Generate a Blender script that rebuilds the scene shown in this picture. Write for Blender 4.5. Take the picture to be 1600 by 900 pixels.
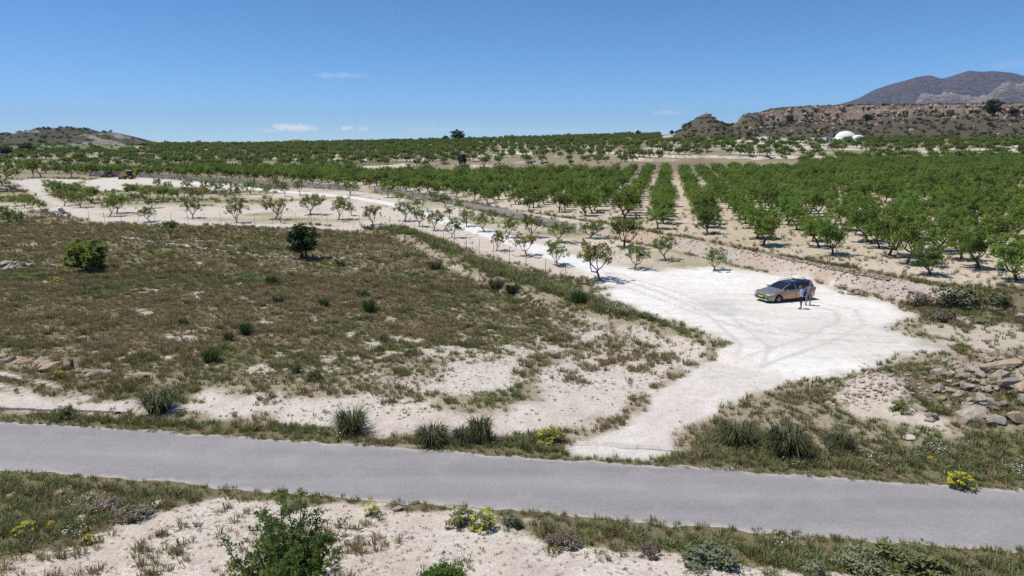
import bpy, bmesh, math, random
import numpy as np
from mathutils import Vector, Matrix

R = math.radians
SC = bpy.context.scene
COL = SC.collection
for _o in list(bpy.data.objects):
    bpy.data.objects.remove(_o)

# ------------------------------------------------------------------ camera, sky, sun, exposure
CAM_H, PITCH, FPX = 12.0, R(12.06), 1067.0          # drone 12 m above the yard, focal length in 1600-px units
cam = bpy.data.cameras.new('camera')
cam.sensor_width = 36.0
cam.lens = 36.0 * FPX / 1600.0
cam.clip_start, cam.clip_end = 0.3, 40000.0
cam_o = bpy.data.objects.new('camera', cam); COL.objects.link(cam_o)
cam_o.location = (0, 0, CAM_H); cam_o.rotation_euler = (math.pi/2 - PITCH, 0, 0)
SC.camera = cam_o

SUN_EL, SUN_AZ = R(66), R(-90)                      # high sun, from the left
wd = bpy.data.worlds.new('World'); SC.world = wd; wd.use_nodes = True
wn, wl = wd.node_tree.nodes, wd.node_tree.links
wn.clear()
w_out = wn.new('ShaderNodeOutputWorld'); w_bg = wn.new('ShaderNodeBackground')
w_sky = wn.new('ShaderNodeTexSky'); w_sky.sky_type = 'NISHITA'; w_sky.sun_disc = False
w_sky.sun_elevation = SUN_EL; w_sky.sun_rotation = SUN_AZ
w_sky.altitude = 2000; w_sky.air_density = 0.7; w_sky.dust_density = 0.0; w_sky.ozone_density = 10.0
w_bg.inputs['Strength'].default_value = 0.142
def wmath(op, a, b=None, c=None):
    n = wn.new('ShaderNodeMath'); n.operation = op
    for i, v in enumerate((a, b, c)):
        if v is None: continue
        if isinstance(v, (int, float)): n.inputs[i].default_value = v
        else: wl.new(v, n.inputs[i])
    return n.outputs[0]
w_tc = wn.new('ShaderNodeTexCoord')
w_nz = wn.new('ShaderNodeTexNoise'); w_nz.inputs['Scale'].default_value = 70; w_nz.inputs['Detail'].default_value = 5
wl.new(w_tc.outputs['Generated'], w_nz.inputs['Vector'])
def sky_dir(px, py):
    u, v = (px-800)/FPX, (py-450)/FPX
    c, s = math.cos(PITCH), math.sin(PITCH)
    return Vector((u, c - v*s, -s - v*c)).normalized()
cloud = None
#         centre pixel, half width, half height (in 1600-px units), strength : small fair-weather clouds low over the horizon
for px, py, hw, hh, st in [(447,199,17,5.5,1.0),(475,199.5,14,5.5,1.0),(541,200,10,4.5,.8),(569,201.5,8,4,.7),(424,204,12,2.6,.5),(532,118,34,4,.16),
                           (1045,176,24,3,.3),(700,203,60,4,.16),(1590,100,30,5,.07),(860,205,60,4,.1),
                           (-420,196,22,6,1.0),(-300,203,40,4,.5),(2050,150,26,6,.9),(2160,160,16,5,.7)]:
    d = sky_dir(px, py); rgt = d.cross(Vector((0,0,1))).normalized(); up = rgt.cross(d)
    def wdot(vec):
        n = wn.new('ShaderNodeVectorMath'); n.operation = 'DOT_PRODUCT'
        wl.new(w_tc.outputs['Generated'], n.inputs[0]); n.inputs[1].default_value = vec
        return n.outputs['Value']
    a = wmath('DIVIDE', wdot(rgt), hw/FPX); b = wmath('DIVIDE', wdot(up), hh/FPX)
    r2 = wmath('ADD', wmath('MULTIPLY', a, a), wmath('MULTIPLY', b, b))
    r2 = wmath('ADD', wmath('SQRT', r2), wmath('MULTIPLY', wmath('SUBTRACT', w_nz.outputs['Fac'], 0.5), 2.6))
    m = wmath('MULTIPLY', wmath('SMOOTHSTEP' if False else 'SUBTRACT', 1.25, r2), 1.1*st)
    m = wmath('MINIMUM', wmath('MAXIMUM', m, 0.0), .95*st)
    m = wmath('MULTIPLY', m, wmath('GREATER_THAN', wdot(d), 0.9))
    cloud = m if cloud is None else wmath('MAXIMUM', cloud, m)
w_mix = wn.new('ShaderNodeMix'); w_mix.data_type = 'RGBA'
w_hs = wn.new('ShaderNodeHueSaturation'); w_hs.inputs['Saturation'].default_value = 1.06; wl.new(w_sky.outputs[0], w_hs.inputs['Color']); w_hs.inputs['Hue'].default_value = .492
wl.new(cloud, w_mix.inputs['Factor']); wl.new(w_hs.outputs[0], w_mix.inputs['A'])
w_mix.inputs['B'].default_value = (7.4, 7.4, 7.5, 1)
wl.new(w_mix.outputs['Result'], w_bg.inputs['Color']); wl.new(w_bg.outputs[0], w_out.inputs['Surface'])

sun = bpy.data.lights.new('sun', 'SUN'); sun.energy = 4.3; sun.angle = R(0.53); sun.color = (1.0, .965, .915)
sun_o = bpy.data.objects.new('sun', sun); COL.objects.link(sun_o)
sun_o.rotation_euler = (0, -(math.pi/2 - SUN_EL), 0); sun_o.location = (-40, 40, 90)

SC.view_settings.view_transform = 'Standard'; SC.view_settings.look = 'None'
SC.view_settings.exposure = 0.0; SC.view_settings.gamma = 1.0; SC.view_settings.use_curve_mapping = False
SC.render.engine = 'CYCLES'
SC.cycles.max_bounces = 5; SC.cycles.diffuse_bounces = 2; SC.cycles.glossy_bounces = 2
SC.cycles.transmission_bounces = 3; SC.cycles.volume_bounces = 0; SC.cycles.transparent_max_bounces = 10
SC.cycles.use_denoising = False; SC.cycles.caustics_reflective = False; SC.cycles.caustics_refractive = False

# ------------------------------------------------------------------ noise and geometry helpers
_T = np.random.default_rng(5).random((16, 256, 256))
def vn(x, y, seed=0):
    T = _T[seed % 16]
    xi, yi = np.floor(x), np.floor(y); fx, fy = x-xi, y-yi
    fx = fx*fx*(3-2*fx); fy = fy*fy*(3-2*fy)
    a = xi.astype(np.int64) & 255; b = yi.astype(np.int64) & 255; a1 = (a+1) & 255; b1 = (b+1) & 255
    return (T[a,b]*(1-fx)+T[a1,b]*fx)*(1-fy) + (T[a,b1]*(1-fx)+T[a1,b1]*fx)*fy
def fbm(x, y, f, o=4, seed=0, g=.5):
    s = 0; A = 1; t = 0
    for i in range(o):
        s = s + A*vn(x*f+17.3*i, y*f-9.1*i, seed+i); t += A; A *= g; f *= 2.03
    return s/t                                   # 0..1
def sst(t):
    t = np.clip(t, 0, 1); return t*t*(3-2*t)
def seg_dist(X, Y, P):
    """distance to an open polyline and on which side (cross product sign of the nearest segment)"""
    best = np.full(X.shape, 1e18); sg = np.zeros(X.shape)
    for (ax, ay), (bx, by) in zip(P[:-1], P[1:]):
        dx, dy = bx-ax, by-ay; L = dx*dx+dy*dy
        t = np.clip(((X-ax)*dx+(Y-ay)*dy)/L, 0, 1)
        ex, ey = X-(ax+t*dx), Y-(ay+t*dy); d = ex*ex+ey*ey
        m = d < best; best = np.where(m, d, best); sg = np.where(m, np.sign(dx*(Y-ay)-dy*(X-ax)), sg)
    return np.sqrt(best), sg
def poly_sd(X, Y, P, margin=12.0):
    """signed distance to a polygon, positive inside; clipped to -margin far away"""
    P = np.asarray(P); out = np.full(X.shape, -margin)
    m = (X > P[:,0].min()-margin) & (X < P[:,0].max()+margin) & (Y > P[:,1].min()-margin) & (Y < P[:,1].max()+margin)
    x, y = X[m], Y[m]
    if x.size == 0: return out
    best = np.full(x.shape, 1e18); ins = np.zeros(x.shape, bool)
    Q = np.roll(P, -1, 0)
    for (ax, ay), (bx, by) in zip(P, Q):
        dx, dy = bx-ax, by-ay; L = dx*dx+dy*dy+1e-12
        t = np.clip(((x-ax)*dx+(y-ay)*dy)/L, 0, 1)
        best = np.minimum(best, (x-ax-t*dx)**2+(y-ay-t*dy)**2)
        c = (ay > y) != (by > y)
        ins ^= c & (x < (bx-ax)*(y-ay)/((by-ay) if by != ay else 1e-9)+ax)
    d = np.sqrt(best); out[m] = np.maximum(np.where(ins, d, -d), -margin)
    return out

CP, SP = math.cos(PITCH), math.sin(PITCH)
def flat(px, py, z=0.0):
    """where the sight line of a photo pixel meets the level plane z (used to survey the site)"""
    u, v = (px-800)/FPX, (py-450)/FPX
    t = (CAM_H-z)/(SP+v*CP)
    return (u*t, t*(CP-v*SP))
def scale_at(Y, z=0.0):
    return FPX/(Y*CP+(CAM_H-z)*SP)             # photo pixels per metre at forward distance Y

# ------------------------------------------------------------------ terrain height
BND = [(95,2),(60,24),(42,37),(33.5,46),(29.9,51),(26.8,58),(24.2,63),(18.8,75),(12,88),(4.7,100.4),(-12.9,138),(-40.8,176),(-96,220),(-190,262),(-420,330)]
FBK = [flat(600,357),flat(640,370),flat(700,402),flat(760,431),flat(830,457),flat(900,481),flat(970,501),flat(1050,520),flat(1110,545)]
def road_y(x):  return 24.75 - .150*x + .0006*np.asarray(x)*0      # far edge of the asphalt
ROAD_W = 4.12
SKY_PX = [-3000,-400,0,220,400,700,1000,1100,1300,1600,2000,4000]
SKY_PY = [226,226,227,227,226,220,212,208,209,212,214,222]
MOUNDS = []
for px, py, h, r in [(1370,618,.85,2.2),(1530,615,1.15,3.4),(1600,640,.9,3.0),(1420,560,.3,1.6)]:
    MOUNDS.append((*flat(px,py), h, r))
def orchard_s(X, Y):
    d, sg = seg_dist(X, Y, BND); return -d*sg          # positive on the orchard side
def terrace(z):
    st = 1.55; q = z/st; f = q-np.floor(q)
    return (np.floor(q)+sst((f-.80)/.2))*st, f
def hgt(X, Y, full=False):
    X = np.asarray(X, float); Y = np.asarray(Y, float)
    s = orchard_s(X, Y)
    A = 1.25*(1-.75*sst((Y-90)/50)); W = 1.5+7*sst((50-Y)/8)
    z = A*sst(s/W) + .0145*np.maximum(s-1, 0)*(1-.0*s)
    fd, fs = seg_dist(X, Y, FBK); fs = -fd*fs          # positive on the field side
    z = z - .62*sst(fs/1.3)*(1-sst((fs-4)/30))*sst((Y-33)/8)*sst((110-Y)/15)
    dr = (Y-road_y(X))*.989
    left = 1-sst((X-(-1))/6.0)
    z = z + .45*left*sst((dr-1.2)/3.2)*(1-sst((dr-6)/25))
    z = z + .35*sst((X-8)/4)*sst((dr-1.5)/4)*(1-sst((dr-7)/5))
    dn = -(dr+ROAD_W)                                   # near side of the road
    z = z + .35*sst((dn-.8)/3.0)
    for mx, my, h, r in MOUNDS:
        q = ((X-mx)**2+(Y-my)**2)/(r*r)
        z = z + h*np.exp(-q*1.1)*(.75+.5*fbm(X, Y, .9, 3, 4))
    rough = sst(np.maximum(dr-.6, dn-.6)/1.5)
    padm = sst((np.hypot((X-20)/13, (Y-46)/13)-.8)/.3)
    z = z + rough*(.16*(fbm(X, Y, .16, 3, 1)-.5) + padm*.16*(fbm(X, Y, .9, 3, 2)-.5))
    px = 800+FPX*X/np.maximum(.978*Y+2.5, 20.)
    zs = CAM_H + 760*(222-np.interp(px, SKY_PX, SKY_PY))/FPX*.97
    w = np.clip((Y-285)/(760-285), 0, 1)**(1-.42*sst((px-850)/250))
    z = np.where(Y > 285, z*(1-w)*1.0+zs*w, z)
    z = z + w*(1-w)*4*1.3*(fbm(X, Y, .006, 3, 6)-.5)
    z = np.where(Y > 760, np.maximum(zs-(Y-760)*.02, -25), z)
    zq, f = terrace(z+5.0*(fbm(X, Y, .010, 3, 9)-.5)+.5*(fbm(X, Y, .06, 2, 4)-.5)); zq = zq-5.0*(fbm(X, Y, .010, 3, 9)-.5); tw = sst((Y-286)/6)*(1-sst((Y-640)/90))*.9
    z2 = z*(1-tw)+zq*tw
    if full: return z2, s, fs, dr, dn, f, tw, px
    return z2
def G(px, py):
    """ground point seen at a photo pixel"""
    u, v = (px-800)/FPX, (py-450)/FPX
    d = np.array([u, CP-v*SP, -SP-v*CP])
    t = np.geomspace(13, 1500, 900)
    hz = hgt(d[0]*t, d[1]*t); below = CAM_H+d[2]*t < hz
    k = int(np.argmax(below)) if below.any() else 899
    lo, hi = t[max(k-1,0)], t[k]
    for _ in range(3):
        tt = np.linspace(lo, hi, 12); b = CAM_H+d[2]*tt < hgt(d[0]*tt, d[1]*tt)
        j = int(np.argmax(b)) if b.any() else 11
        lo, hi = tt[max(j-1,0)], tt[j]
    x, y = d[0]*hi, d[1]*hi
    return Vector((x, y, float(hgt(np.array([x]), np.array([y]))[0])))
def PW(L):
    return [tuple(G(a, b)[:2]) for a, b in L]

# ------------------------------------------------------------------ ground zones (what grows or lies where)
Z_PAD = PW([(918,412),(950,417),(1000,424),(1060,424),(1130,421),(1200,428),(1262,440),(1295,448),(1335,462),(1385,477),(1412,492),(1402,508),(1432,526),(1482,538),(1474,549),
            (1400,557),(1330,574),(1290,588),(1240,590),(1180,560),(1140,533),(1080,507),(1010,483),(968,463),(940,444),(918,428)])
Z_TRK = PW([(300,284),(360,288),(420,296),(480,301),(560,308),(620,318),(680,335),(740,352),(800,370),(860,388),(900,400),(945,414),(938,432),(905,420),(850,402),(800,385),(740,365),
            (690,350),(640,331),(600,319),(540,308.5),(480,303.5),(420,299),(360,292),(300,288)])
Z_ACC = PW([(1290,585),(1240,605),(1165,632),(1105,658),(1065,688),(1068,712),(1020,728),(860,716),(885,692),(950,668),(985,640),(1010,610),(1050,585),(1100,560),(1140,533),(1200,548)])
Z_FLD = PW([(-500,352),(0,350),(140,350),(300,354),(480,354),(600,359),(640,370),(700,403),(760,432),(830,460),(900,486),(950,503),(985,516),(945,538),(885,556),(840,572),(850,598),(815,620),
            (760,628),(700,622),(560,606),(440,604),(330,597),(220,588),(110,574),(0,557),(-400,520)])
Z_BANKV = PW([(560,353),(640,357),(700,380),(770,407),(840,434),(900,456),(960,475),(1015,491),(1060,508),(1050,513),(1000,503),(940,492),(880,473),(820,451),(760,430),(700,402),(640,370),(560,360)])
Z_YNG = PW([(-60,300),(20,285),(120,276),(220,279),(330,284),(440,290),(560,298),(700,318),(780,338),(850,352),(950,368),(1050,388),(1130,405),(1180,424),(1060,426),(990,426),(930,445),(860,430),
            (760,402),(690,376),(630,358),(480,351),(300,350),(140,347),(60,330),(-60,345)])
Z_YRD = PW([(130,282),(170,277),(240,277),(330,285),(420,296),(330,297),(250,290),(200,288),(215,297),(150,300),(120,290)])
Z_LRD = PW([(10,281),(60,279),(130,280),(140,284),(75,292),(80,305),(120,322),(170,338),(330,346),(640,352),(640,357),(300,352),(140,348),(110,338),(85,325),(55,312),(35,297)])
Z_SOIL = PW([(-300,560),(0,585),(110,612),(200,600),(300,604),(450,615),(600,612),(720,632),(790,640),(830,610),(820,575),(880,548),(935,532),(985,508),(1090,528),(1120,545),(1060,590),(1000,640),(900,690),(820,700),(600,690),(400,660),(200,655),(0,645),(-300,620)])
Z_RDV = PW([(-400,628),(0,646),(120,652),(210,648),(260,655),(430,662),(520,672),(600,684),(640,672),(760,678),(850,665),(905,668),(880,700),(868,717),(600,700),(300,676),(0,658),(-400,632)])
Z_RDV2 = PW([(1062,690),(1110,655),(1180,672),(1260,690),(1330,700),(1420,690),(1500,680),(1700,650),(1900,660),(1900,800),(1600,770),(1300,748),(1020,728),(1060,712)])
Z_RSC = PW([(1425,478),(1470,455),(1600,440),(1900,440),(1950,640),(1600,680),(1440,655),(1330,640),(1250,630),(1180,650),(1120,655),(1200,615),(1300,590),(1400,560),(1485,548),(1490,535),(1440,522),(1415,505)])
Z_CHK = PW([(1305,600),(1370,580),(1420,592),(1450,640),(1520,660),(1500,690),(1400,668),(1320,650),(1290,622)])
Z_FVG = PW([(-500,690),(0,725),(330,752),(640,782),(1000,818),(1600,862),(2100,905),(2100,1010),(1560,930),(1200,885),(1020,868),(880,852),(700,818),(560,796),(420,778),(330,785),(240,806),(130,832),(60,868),(-40,885),(-500,900)])
Z_GRN = [flat(-200,244,0),flat(-200,235.5,0),flat(240,235.5,0),flat(225,241,0),flat(100,244,0)]
Z_OLD = PW([(-400,540),(0,566),(110,582),(230,598),(330,604),(300,628),(250,640),(140,630),(0,618),(-400,600)])
RUTS = [PW([(-250,560),(-60,576),(0,583),(50,594),(100,608),(135,622)]), PW([(-250,585),(-60,596),(0,603),(35,610),(60,622)])]
TYRES = [PW([(980,690),(1040,640),(1110,595),(1190,560),(1280,530),(1330,505),(1320,485),(1270,474)]), PW([(930,425),(1000,450),(1080,480),(1170,510),(1260,525),(1380,530)]), PW([(1010,700),(1090,640),(1160,590),(1180,540),(1120,490),(1040,455),(960,430)])]
STAIN = flat(1120,480)
BARE = []                                                  # bare chalk patches in the field: centre, half length, half width, strength
for px, py, a, b, k in [(690,552,3.2,.8,1),(640,545,2.0,.5,.8),(620,535,1.6,.6,.7),(560,520,1.0,.4,.6),(740,562,2.5,.6,.8),(520,490,.9,.5,.5),(420,500,1.0,.5,.6),(245,453,1.2,.6,.8),(300,441,1.4,.4,.6),
                        (165,502,1.3,.4,.6),(220,490,1.1,.5,.5),(285,528,1.2,.5,.7),(365,465,.8,.5,.6),(70,382,3,.7,.6),(28,390,2.5,.6,.5),(850,520,1.5,.6,.5),(820,545,2.6,.6,.8),(900,545,2.5,1.,.8),
                        (480,560,1.6,.5,.6),(950,540,2.2,1.2,.7),(760,590,2.4,.5,.6),(400,590,1.5,.4,.5),(205,410,1.4,.5,.4),(540,400,2,.4,.4)]:
    BARE.append((*flat(px,py), a, b, k))
def L3(a, b, t): return a*(1-t[..., None]) + np.asarray(b)*t[..., None]
def zones(X, Y):
    z, s, fs, dr, dn, f, tw, px = hgt(X, Y, True)
    n1 = fbm(X, Y, .12, 4, 3)-.5; n2 = fbm(X, Y, .7, 4, 7)-.5; n3 = fbm(X, Y, .03, 3, 11)-.5; n4 = fbm(X, Y, 2.6, 2, 5)-.5
    wob = n2*2.0+n4*.8
    far = sst((Y-60)/120)
    col = np.broadcast_to(np.array([.36,.30,.21]), X.shape+(3,)).copy(); veg = np.full(X.shape, .5); kind = np.zeros(X.shape)
    def put(m, c, v, k=None):
        nonlocal col, veg, kind
        col = L3(col, c, m); veg = veg*(1-m)+v*m
        if k is not None: kind = np.where(m > .5, k, kind)
    # orchard floor: straw and pale stones
    m = sst(s/1.5)
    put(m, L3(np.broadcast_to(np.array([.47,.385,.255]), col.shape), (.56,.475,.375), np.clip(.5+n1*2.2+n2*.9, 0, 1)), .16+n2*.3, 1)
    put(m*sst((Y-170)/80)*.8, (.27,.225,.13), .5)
    # far terraces
    m = sst((Y-288)/8); put(m, L3(np.broadcast_to(np.array([.30,.25,.165]), col.shape), (.19,.18,.09), np.clip(.5+n3*3+.5*sst((Y-420)/150), 0, 1)), .5, 2)
    chalk = m*tw*sst((f-.76)/.05)*np.clip(.35+4.5*n3+1.2*n1, 0, 1); put(chalk, (.66,.555,.47), .04)
    # ploughed brown strip behind the orchard
    m = sst((px-560+n1*200)/60)*sst((1240-px)/60)*sst((Y-238-n1*10)/4)*sst((302-Y)/4); put(m, L3(np.broadcast_to(np.array([.235,.175,.13]), col.shape), (.30,.25,.155), np.clip(sst((n3*8))+n1, 0, 1)), .25, 6)
    m = sst((poly_sd(X, Y, Z_GRN, 60))/8); put(m, (.135,.19,.062), .2, 7)
    # young orchard soil and its grass
    gl = sst((500-px+n1*150)/140)*sst((Y-122-n1*30)/22)
    m = sst((poly_sd(X, Y, Z_YNG)+wob)/1.6)*(s < 1.5); put(m, L3(np.broadcast_to(np.array([.60,.51,.425]), col.shape), (.31,.285,.15), np.clip(n1*3+.05+1.0*gl, 0, 1)), .14+.65*gl*np.clip(.6+n1*3, 0, 1), 3)
    m = sst((poly_sd(X, Y, Z_YRD)+wob*2)/2.5); put(m, (.63,.56,.485), .02, 8)
    m = sst((poly_sd(X, Y, Z_LRD)+wob)/1.5); put(m, (.60,.525,.45), .03, 8)
    # the scrub field
    m = sst((poly_sd(X, Y, Z_FLD)+wob*1.2)/1.5)
    put(m, L3(np.broadcast_to(np.array([.195,.155,.095]), col.shape), (.165,.145,.075), np.clip(.45+n1*3, 0, 1)), .88, 4)
    put(m*.6*sst((fbm(X, Y, .05, 3, 13)-.52)/.12), (.27,.225,.13), .7)
    rt = sst((X+12-(Y-34)*.9+n1*12)/13)*sst((60-Y)/14)*m                    # thins out towards the access track
    put(rt*sst((n2*2.0+n4*1.2+n1*1.6+.10+.95*rt)/.3), (.62,.55,.475), .34)
    q = np.zeros(X.shape)
    for bx, by, a, b, k in BARE:
        q = np.maximum(q, k*np.clip(1.35-np.hypot((X-bx)/a, (Y-by)/(b*2.6)), 0, 1))
    put(m*sst((q+n2*2.0+n4*1.6-.42)/.3)*.9, (.58,.51,.435), .34)
    m = sst((poly_sd(X, Y, Z_SOIL)+wob*.9)/.9)*sst((dr-.2)/.5); put(m, L3(np.broadcast_to(np.array([.57,.49,.41]), col.shape), (.64,.565,.485), np.clip(.5+n2*2, 0, 1)), np.clip(.27+n1*1.3+n2*.9, .05, .62), 5)
    # chalk bank between field and track
    m = sst((.35-np.abs(fs-.7)+wob*.7)/.5)*sst((Y-33)/4)*sst((106-Y)/10)*(fs > -4); m = m*np.clip(.75+n1*3+n2*1.5, 0, 1); put(m, (.58,.505,.43), .42+n2*.6, 5)
    m = sst((poly_sd(X, Y, Z_BANKV)+n2*1.8-.2)/.8)*np.clip(.85+n1*2.5, .3, 1); put(m, (.17,.16,.09), .85, 9)
    m = sst((poly_sd(X, Y, Z_RSC)+wob)/1.2); put(m, L3(np.broadcast_to(np.array([.50,.43,.34]), col.shape), (.17,.14,.078), np.clip(.70+n1*3.0+n2*1.4, 0, 1)), np.clip(.70+n1*2.2+n2, .2, .95), 10)
    # retaining bank of stones and earth
    m = sst(s/.25)*sst((1.75-s+n2*.4)/.3)*sst((Y-49)/2)*sst((100-Y)/12); put(m, L3(np.broadcast_to(np.array([.50,.37,.27]), col.shape), (.47,.40,.34), np.clip(.5+n1*4, 0, 1)), .08, 11)
    m = sst((s+.5)/.4)*sst((.15-s)/.4)*sst((Y-49)/2)*sst((100-Y)/12); put(m*.7, (.20,.155,.085), .8, 10)
    m = sst((s-1.7)/.5)*sst((3.6+n2*2-s)/.8)*sst((Y-49)/2); put(m*.8, (.26,.215,.12), .75, 10)
    m = sst((poly_sd(X, Y, Z_CHK)+wob*.7)/.7); put(m, (.56,.475,.385), np.clip(.12+n2*.8, 0, .5), 5)
    # verges
    m = np.maximum(sst((poly_sd(X, Y, Z_RDV)+n2*1.0)/.5), sst((poly_sd(X, Y, Z_RDV2)+n2*1.4)/.6)); put(m, (.17,.165,.08), .93, 9)
    m = sst((dn+.4)/.4); put(m, L3(np.broadcast_to(np.array([.55,.465,.385]), col.shape), (.66,.58,.495), np.clip(.5+n2*2.4+n4*1.2, 0, 1)), np.clip(.36+n1*1.0+n2*.7, .08, .7), 12)
    m = sst((poly_sd(X, Y, Z_FVG)+n2*1.0+n1*1.2)/.45); put(m, (.185,.17,.09), np.clip(.86+n1*1.4, .3, 1), 9)
    # grass right up to the asphalt on both sides
    edge = np.maximum(sst((1.0+n2*1.6+n1*1.5-dr)/.3)*(dr > -.35), sst((.75+n2*1.4+n1*1.5-dn)/.3)*(dn > -.35)); put(edge, (.20,.175,.095), .85, 9)
    # weeds and two wheel ruts of the old lane at the left
    m = sst((poly_sd(X, Y, Z_OLD)+n2*1.2)/.6); put(m, (.20,.165,.10), .8, 4)
    for R_ in RUTS:
        m = sst((.26+n2*.5-seg_dist(X, Y, R_)[0])/.3); put(m, (.64,.575,.505), .08, 5)
    # access, yard and track
    m = sst((poly_sd(X, Y, Z_ACC)+wob*.55)/.9); put(m, L3(np.broadcast_to(np.array([.69,.635,.575]), col.shape), (.62,.55,.48), np.clip(.35+n1*3+n2*.6, 0, 1)), .05, 13)
    m1 = sst((poly_sd(X, Y, Z_PAD)+wob*1.3+n1*2.5+1.9)/3.0); tone = np.clip(.5+n1*2.4+n2*.7, 0, 1)
    put(m1, L3(np.broadcast_to(np.array([.67,.62,.55]), col.shape), (.79,.745,.675), tone), 0, 14)
    for T_ in TYRES:                                     # faint wheel marks pressed into the gravel
        for o_ in (-.75, .75):
            d_, s_ = seg_dist(X, Y, T_); put(m1*.8*sst((.22-np.abs(d_*s_-o_)+n4*.2)/.15), (.56,.515,.46), 0)
    put(m1*.75*sst((1-np.hypot((X-STAIN[0])/1.6, (Y-STAIN[1])/2.4)+n2*1.5)/.4), (.56,.53,.49), 0)
    m = sst((poly_sd(X, Y, Z_TRK)+wob*.45+.5)/.8); put(m, (.75,.715,.66), 0, 15)
    zones.pad = np.maximum(m1, m)
    return z, col, np.clip(veg, 0, 1), kind, s, dr, dn

# ------------------------------------------------------------------ object helpers
def tag(o, label=None, cat=None, group=None, kind=None):
    if label: o['label'] = label
    if cat: o['category'] = cat
    if group: o['group'] = group
    if kind: o['kind'] = kind
    return o
def empty(name, loc=(0,0,0), rz=0.0, label=None, cat=None, group=None):
    o = bpy.data.objects.new(name, None); COL.objects.link(o)
    o.location = loc; o.rotation_euler = (0,0,rz); o.empty_display_size = .3
    return tag(o, label, cat, group)
def link(name, me, parent=None, loc=None, rz=None):
    o = bpy.data.objects.new(name, me); COL.objects.link(o)
    if parent is not None: o.parent = parent
    if loc is not None: o.location = loc
    if rz is not None: o.rotation_euler = (0,0,rz)
    return o
def np_mesh(name, V, F, mat, smooth=False, attr=None):
    """V (n,3), F (m,3 or 4) -> mesh; attr {name: per-vertex floats}"""
    V = np.asarray(V, np.float32); F = np.asarray(F, np.int32); me = bpy.data.meshes.new(name)
    k = F.shape[1]
    me.vertices.add(len(V)); me.vertices.foreach_set('co', V.ravel())
    me.loops.add(F.size); me.loops.foreach_set('vertex_index', F.ravel())
    me.polygons.add(len(F)); me.polygons.foreach_set('loop_start', np.arange(0, F.size, k, dtype=np.int32))
    if smooth: me.polygons.foreach_set('use_smooth', np.ones(len(F), bool))
    for a, v in (attr or {}).items():
        v = np.asarray(v, np.float32)
        if v.ndim == 1: me.attributes.new(a, 'FLOAT', 'POINT').data.foreach_set('value', v)
        else: me.attributes.new(a, 'FLOAT_COLOR', 'POINT').data.foreach_set('color', np.concatenate([v, np.ones((len(v),1), np.float32)], 1).ravel())
    for m in (mat if isinstance(mat, (list, tuple)) else [mat]): me.materials.append(m)
    me.update(calc_edges=True); me.validate()
    return me
class MB:
    """collects simple shapes into one mesh"""
    def __init__(s): s.v = []; s.f = []; s.m = []
    def add(s, v, f, mi=0):
        k = len(s.v); s.v += [tuple(p) for p in v]; s.f += [tuple(i+k for i in q) for q in f]; s.m += [mi]*len(f); return s
    def box(s, c, d, rot=None, mi=0, taper=(1,1)):
        x, y, z = d[0]/2, d[1]/2, d[2]/2; tx, ty = taper
        P = [(-x,-y,-z),(x,-y,-z),(x,y,-z),(-x,y,-z),(-x*tx,-y*ty,z),(x*tx,-y*ty,z),(x*tx,y*ty,z),(-x*tx,y*ty,z)]
        P = [Vector(p) for p in P]
        if rot is not None: P = [rot @ p for p in P]
        return s.add([p+Vector(c) for p in P], [(3,2,1,0),(4,5,6,7),(0,1,5,4),(1,2,6,5),(2,3,7,6),(3,0,4,7)], mi)
    def tube(s, pts, rad, n=6, cap=True, mi=0):
        pts = [Vector(p) for p in pts]; rad = rad if isinstance(rad, (list, tuple)) else [rad]*len(pts)
        V = []; F = []; ref = None
        for i, p in enumerate(pts):
            t = (pts[min(i+1,len(pts)-1)]-pts[max(i-1,0)]).normalized()
            a = t.orthogonal().normalized() if ref is None else (ref-t*ref.dot(t))
            a = a.normalized() if a.length > 1e-6 else t.orthogonal().normalized()
            ref = a; b = t.cross(a)
            V += [p+(a*math.cos(2*math.pi*j/n)+b*math.sin(2*math.pi*j/n))*rad[i] for j in range(n)]
        for i in range(len(pts)-1):
            for j in range(n): F.append((i*n+j, i*n+(j+1)%n, (i+1)*n+(j+1)%n, (i+1)*n+j))
        if cap: F.append(tuple(range(n-1,-1,-1))); F.append(tuple((len(pts)-1)*n+j for j in range(n)))
        return s.add(V, F, mi)
    def lathe(s, prof, n=20, axis='Z', c=(0,0,0), mi=0):
        V = []; F = []
        for r, h in prof:
            for j in range(n):
                a = 2*math.pi*j/n; p = (r*math.cos(a), r*math.sin(a), h)
                if axis == 'Y': p = (p[0], p[2], p[1])
                if axis == 'X': p = (p[2], p[0], p[1])
                V.append(Vector(p)+Vector(c))
        for i in range(len(prof)-1):
            for j in range(n): F.append((i*n+j, i*n+(j+1)%n, (i+1)*n+(j+1)%n, (i+1)*n+j))
        return s.add(V, F, mi)
    def mesh(s, name, mats, smooth=False, bevel=0.0):
        me = bpy.data.meshes.new(name); me.from_pydata(s.v, [], s.f)
        for m in (mats if isinstance(mats, (list, tuple)) else [mats]): me.materials.append(m)
        me.polygons.foreach_set('material_index', s.m)
        bm = bmesh.new(); bm.from_mesh(me); bmesh.ops.recalc_face_normals(bm, faces=bm.faces)
        if bevel: bmesh.ops.bevel(bm, geom=[e for e in bm.edges if e.calc_face_angle(0) > .6], offset=bevel, segments=2, affect='EDGES', profile=.6)
        bm.to_mesh(me); bm.free()
        if smooth:
            me.polygons.foreach_set('use_smooth', [True]*len(me.polygons))
            try: me.set_sharp_from_angle(angle=R(40))
            except Exception: pass
        me.update(); return me
    def build(s, name, mats, parent=None, smooth=False, bevel=0.0, loc=None, rz=None):
        return link(name, s.mesh(name, mats, smooth, bevel), parent, loc, rz)

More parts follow.
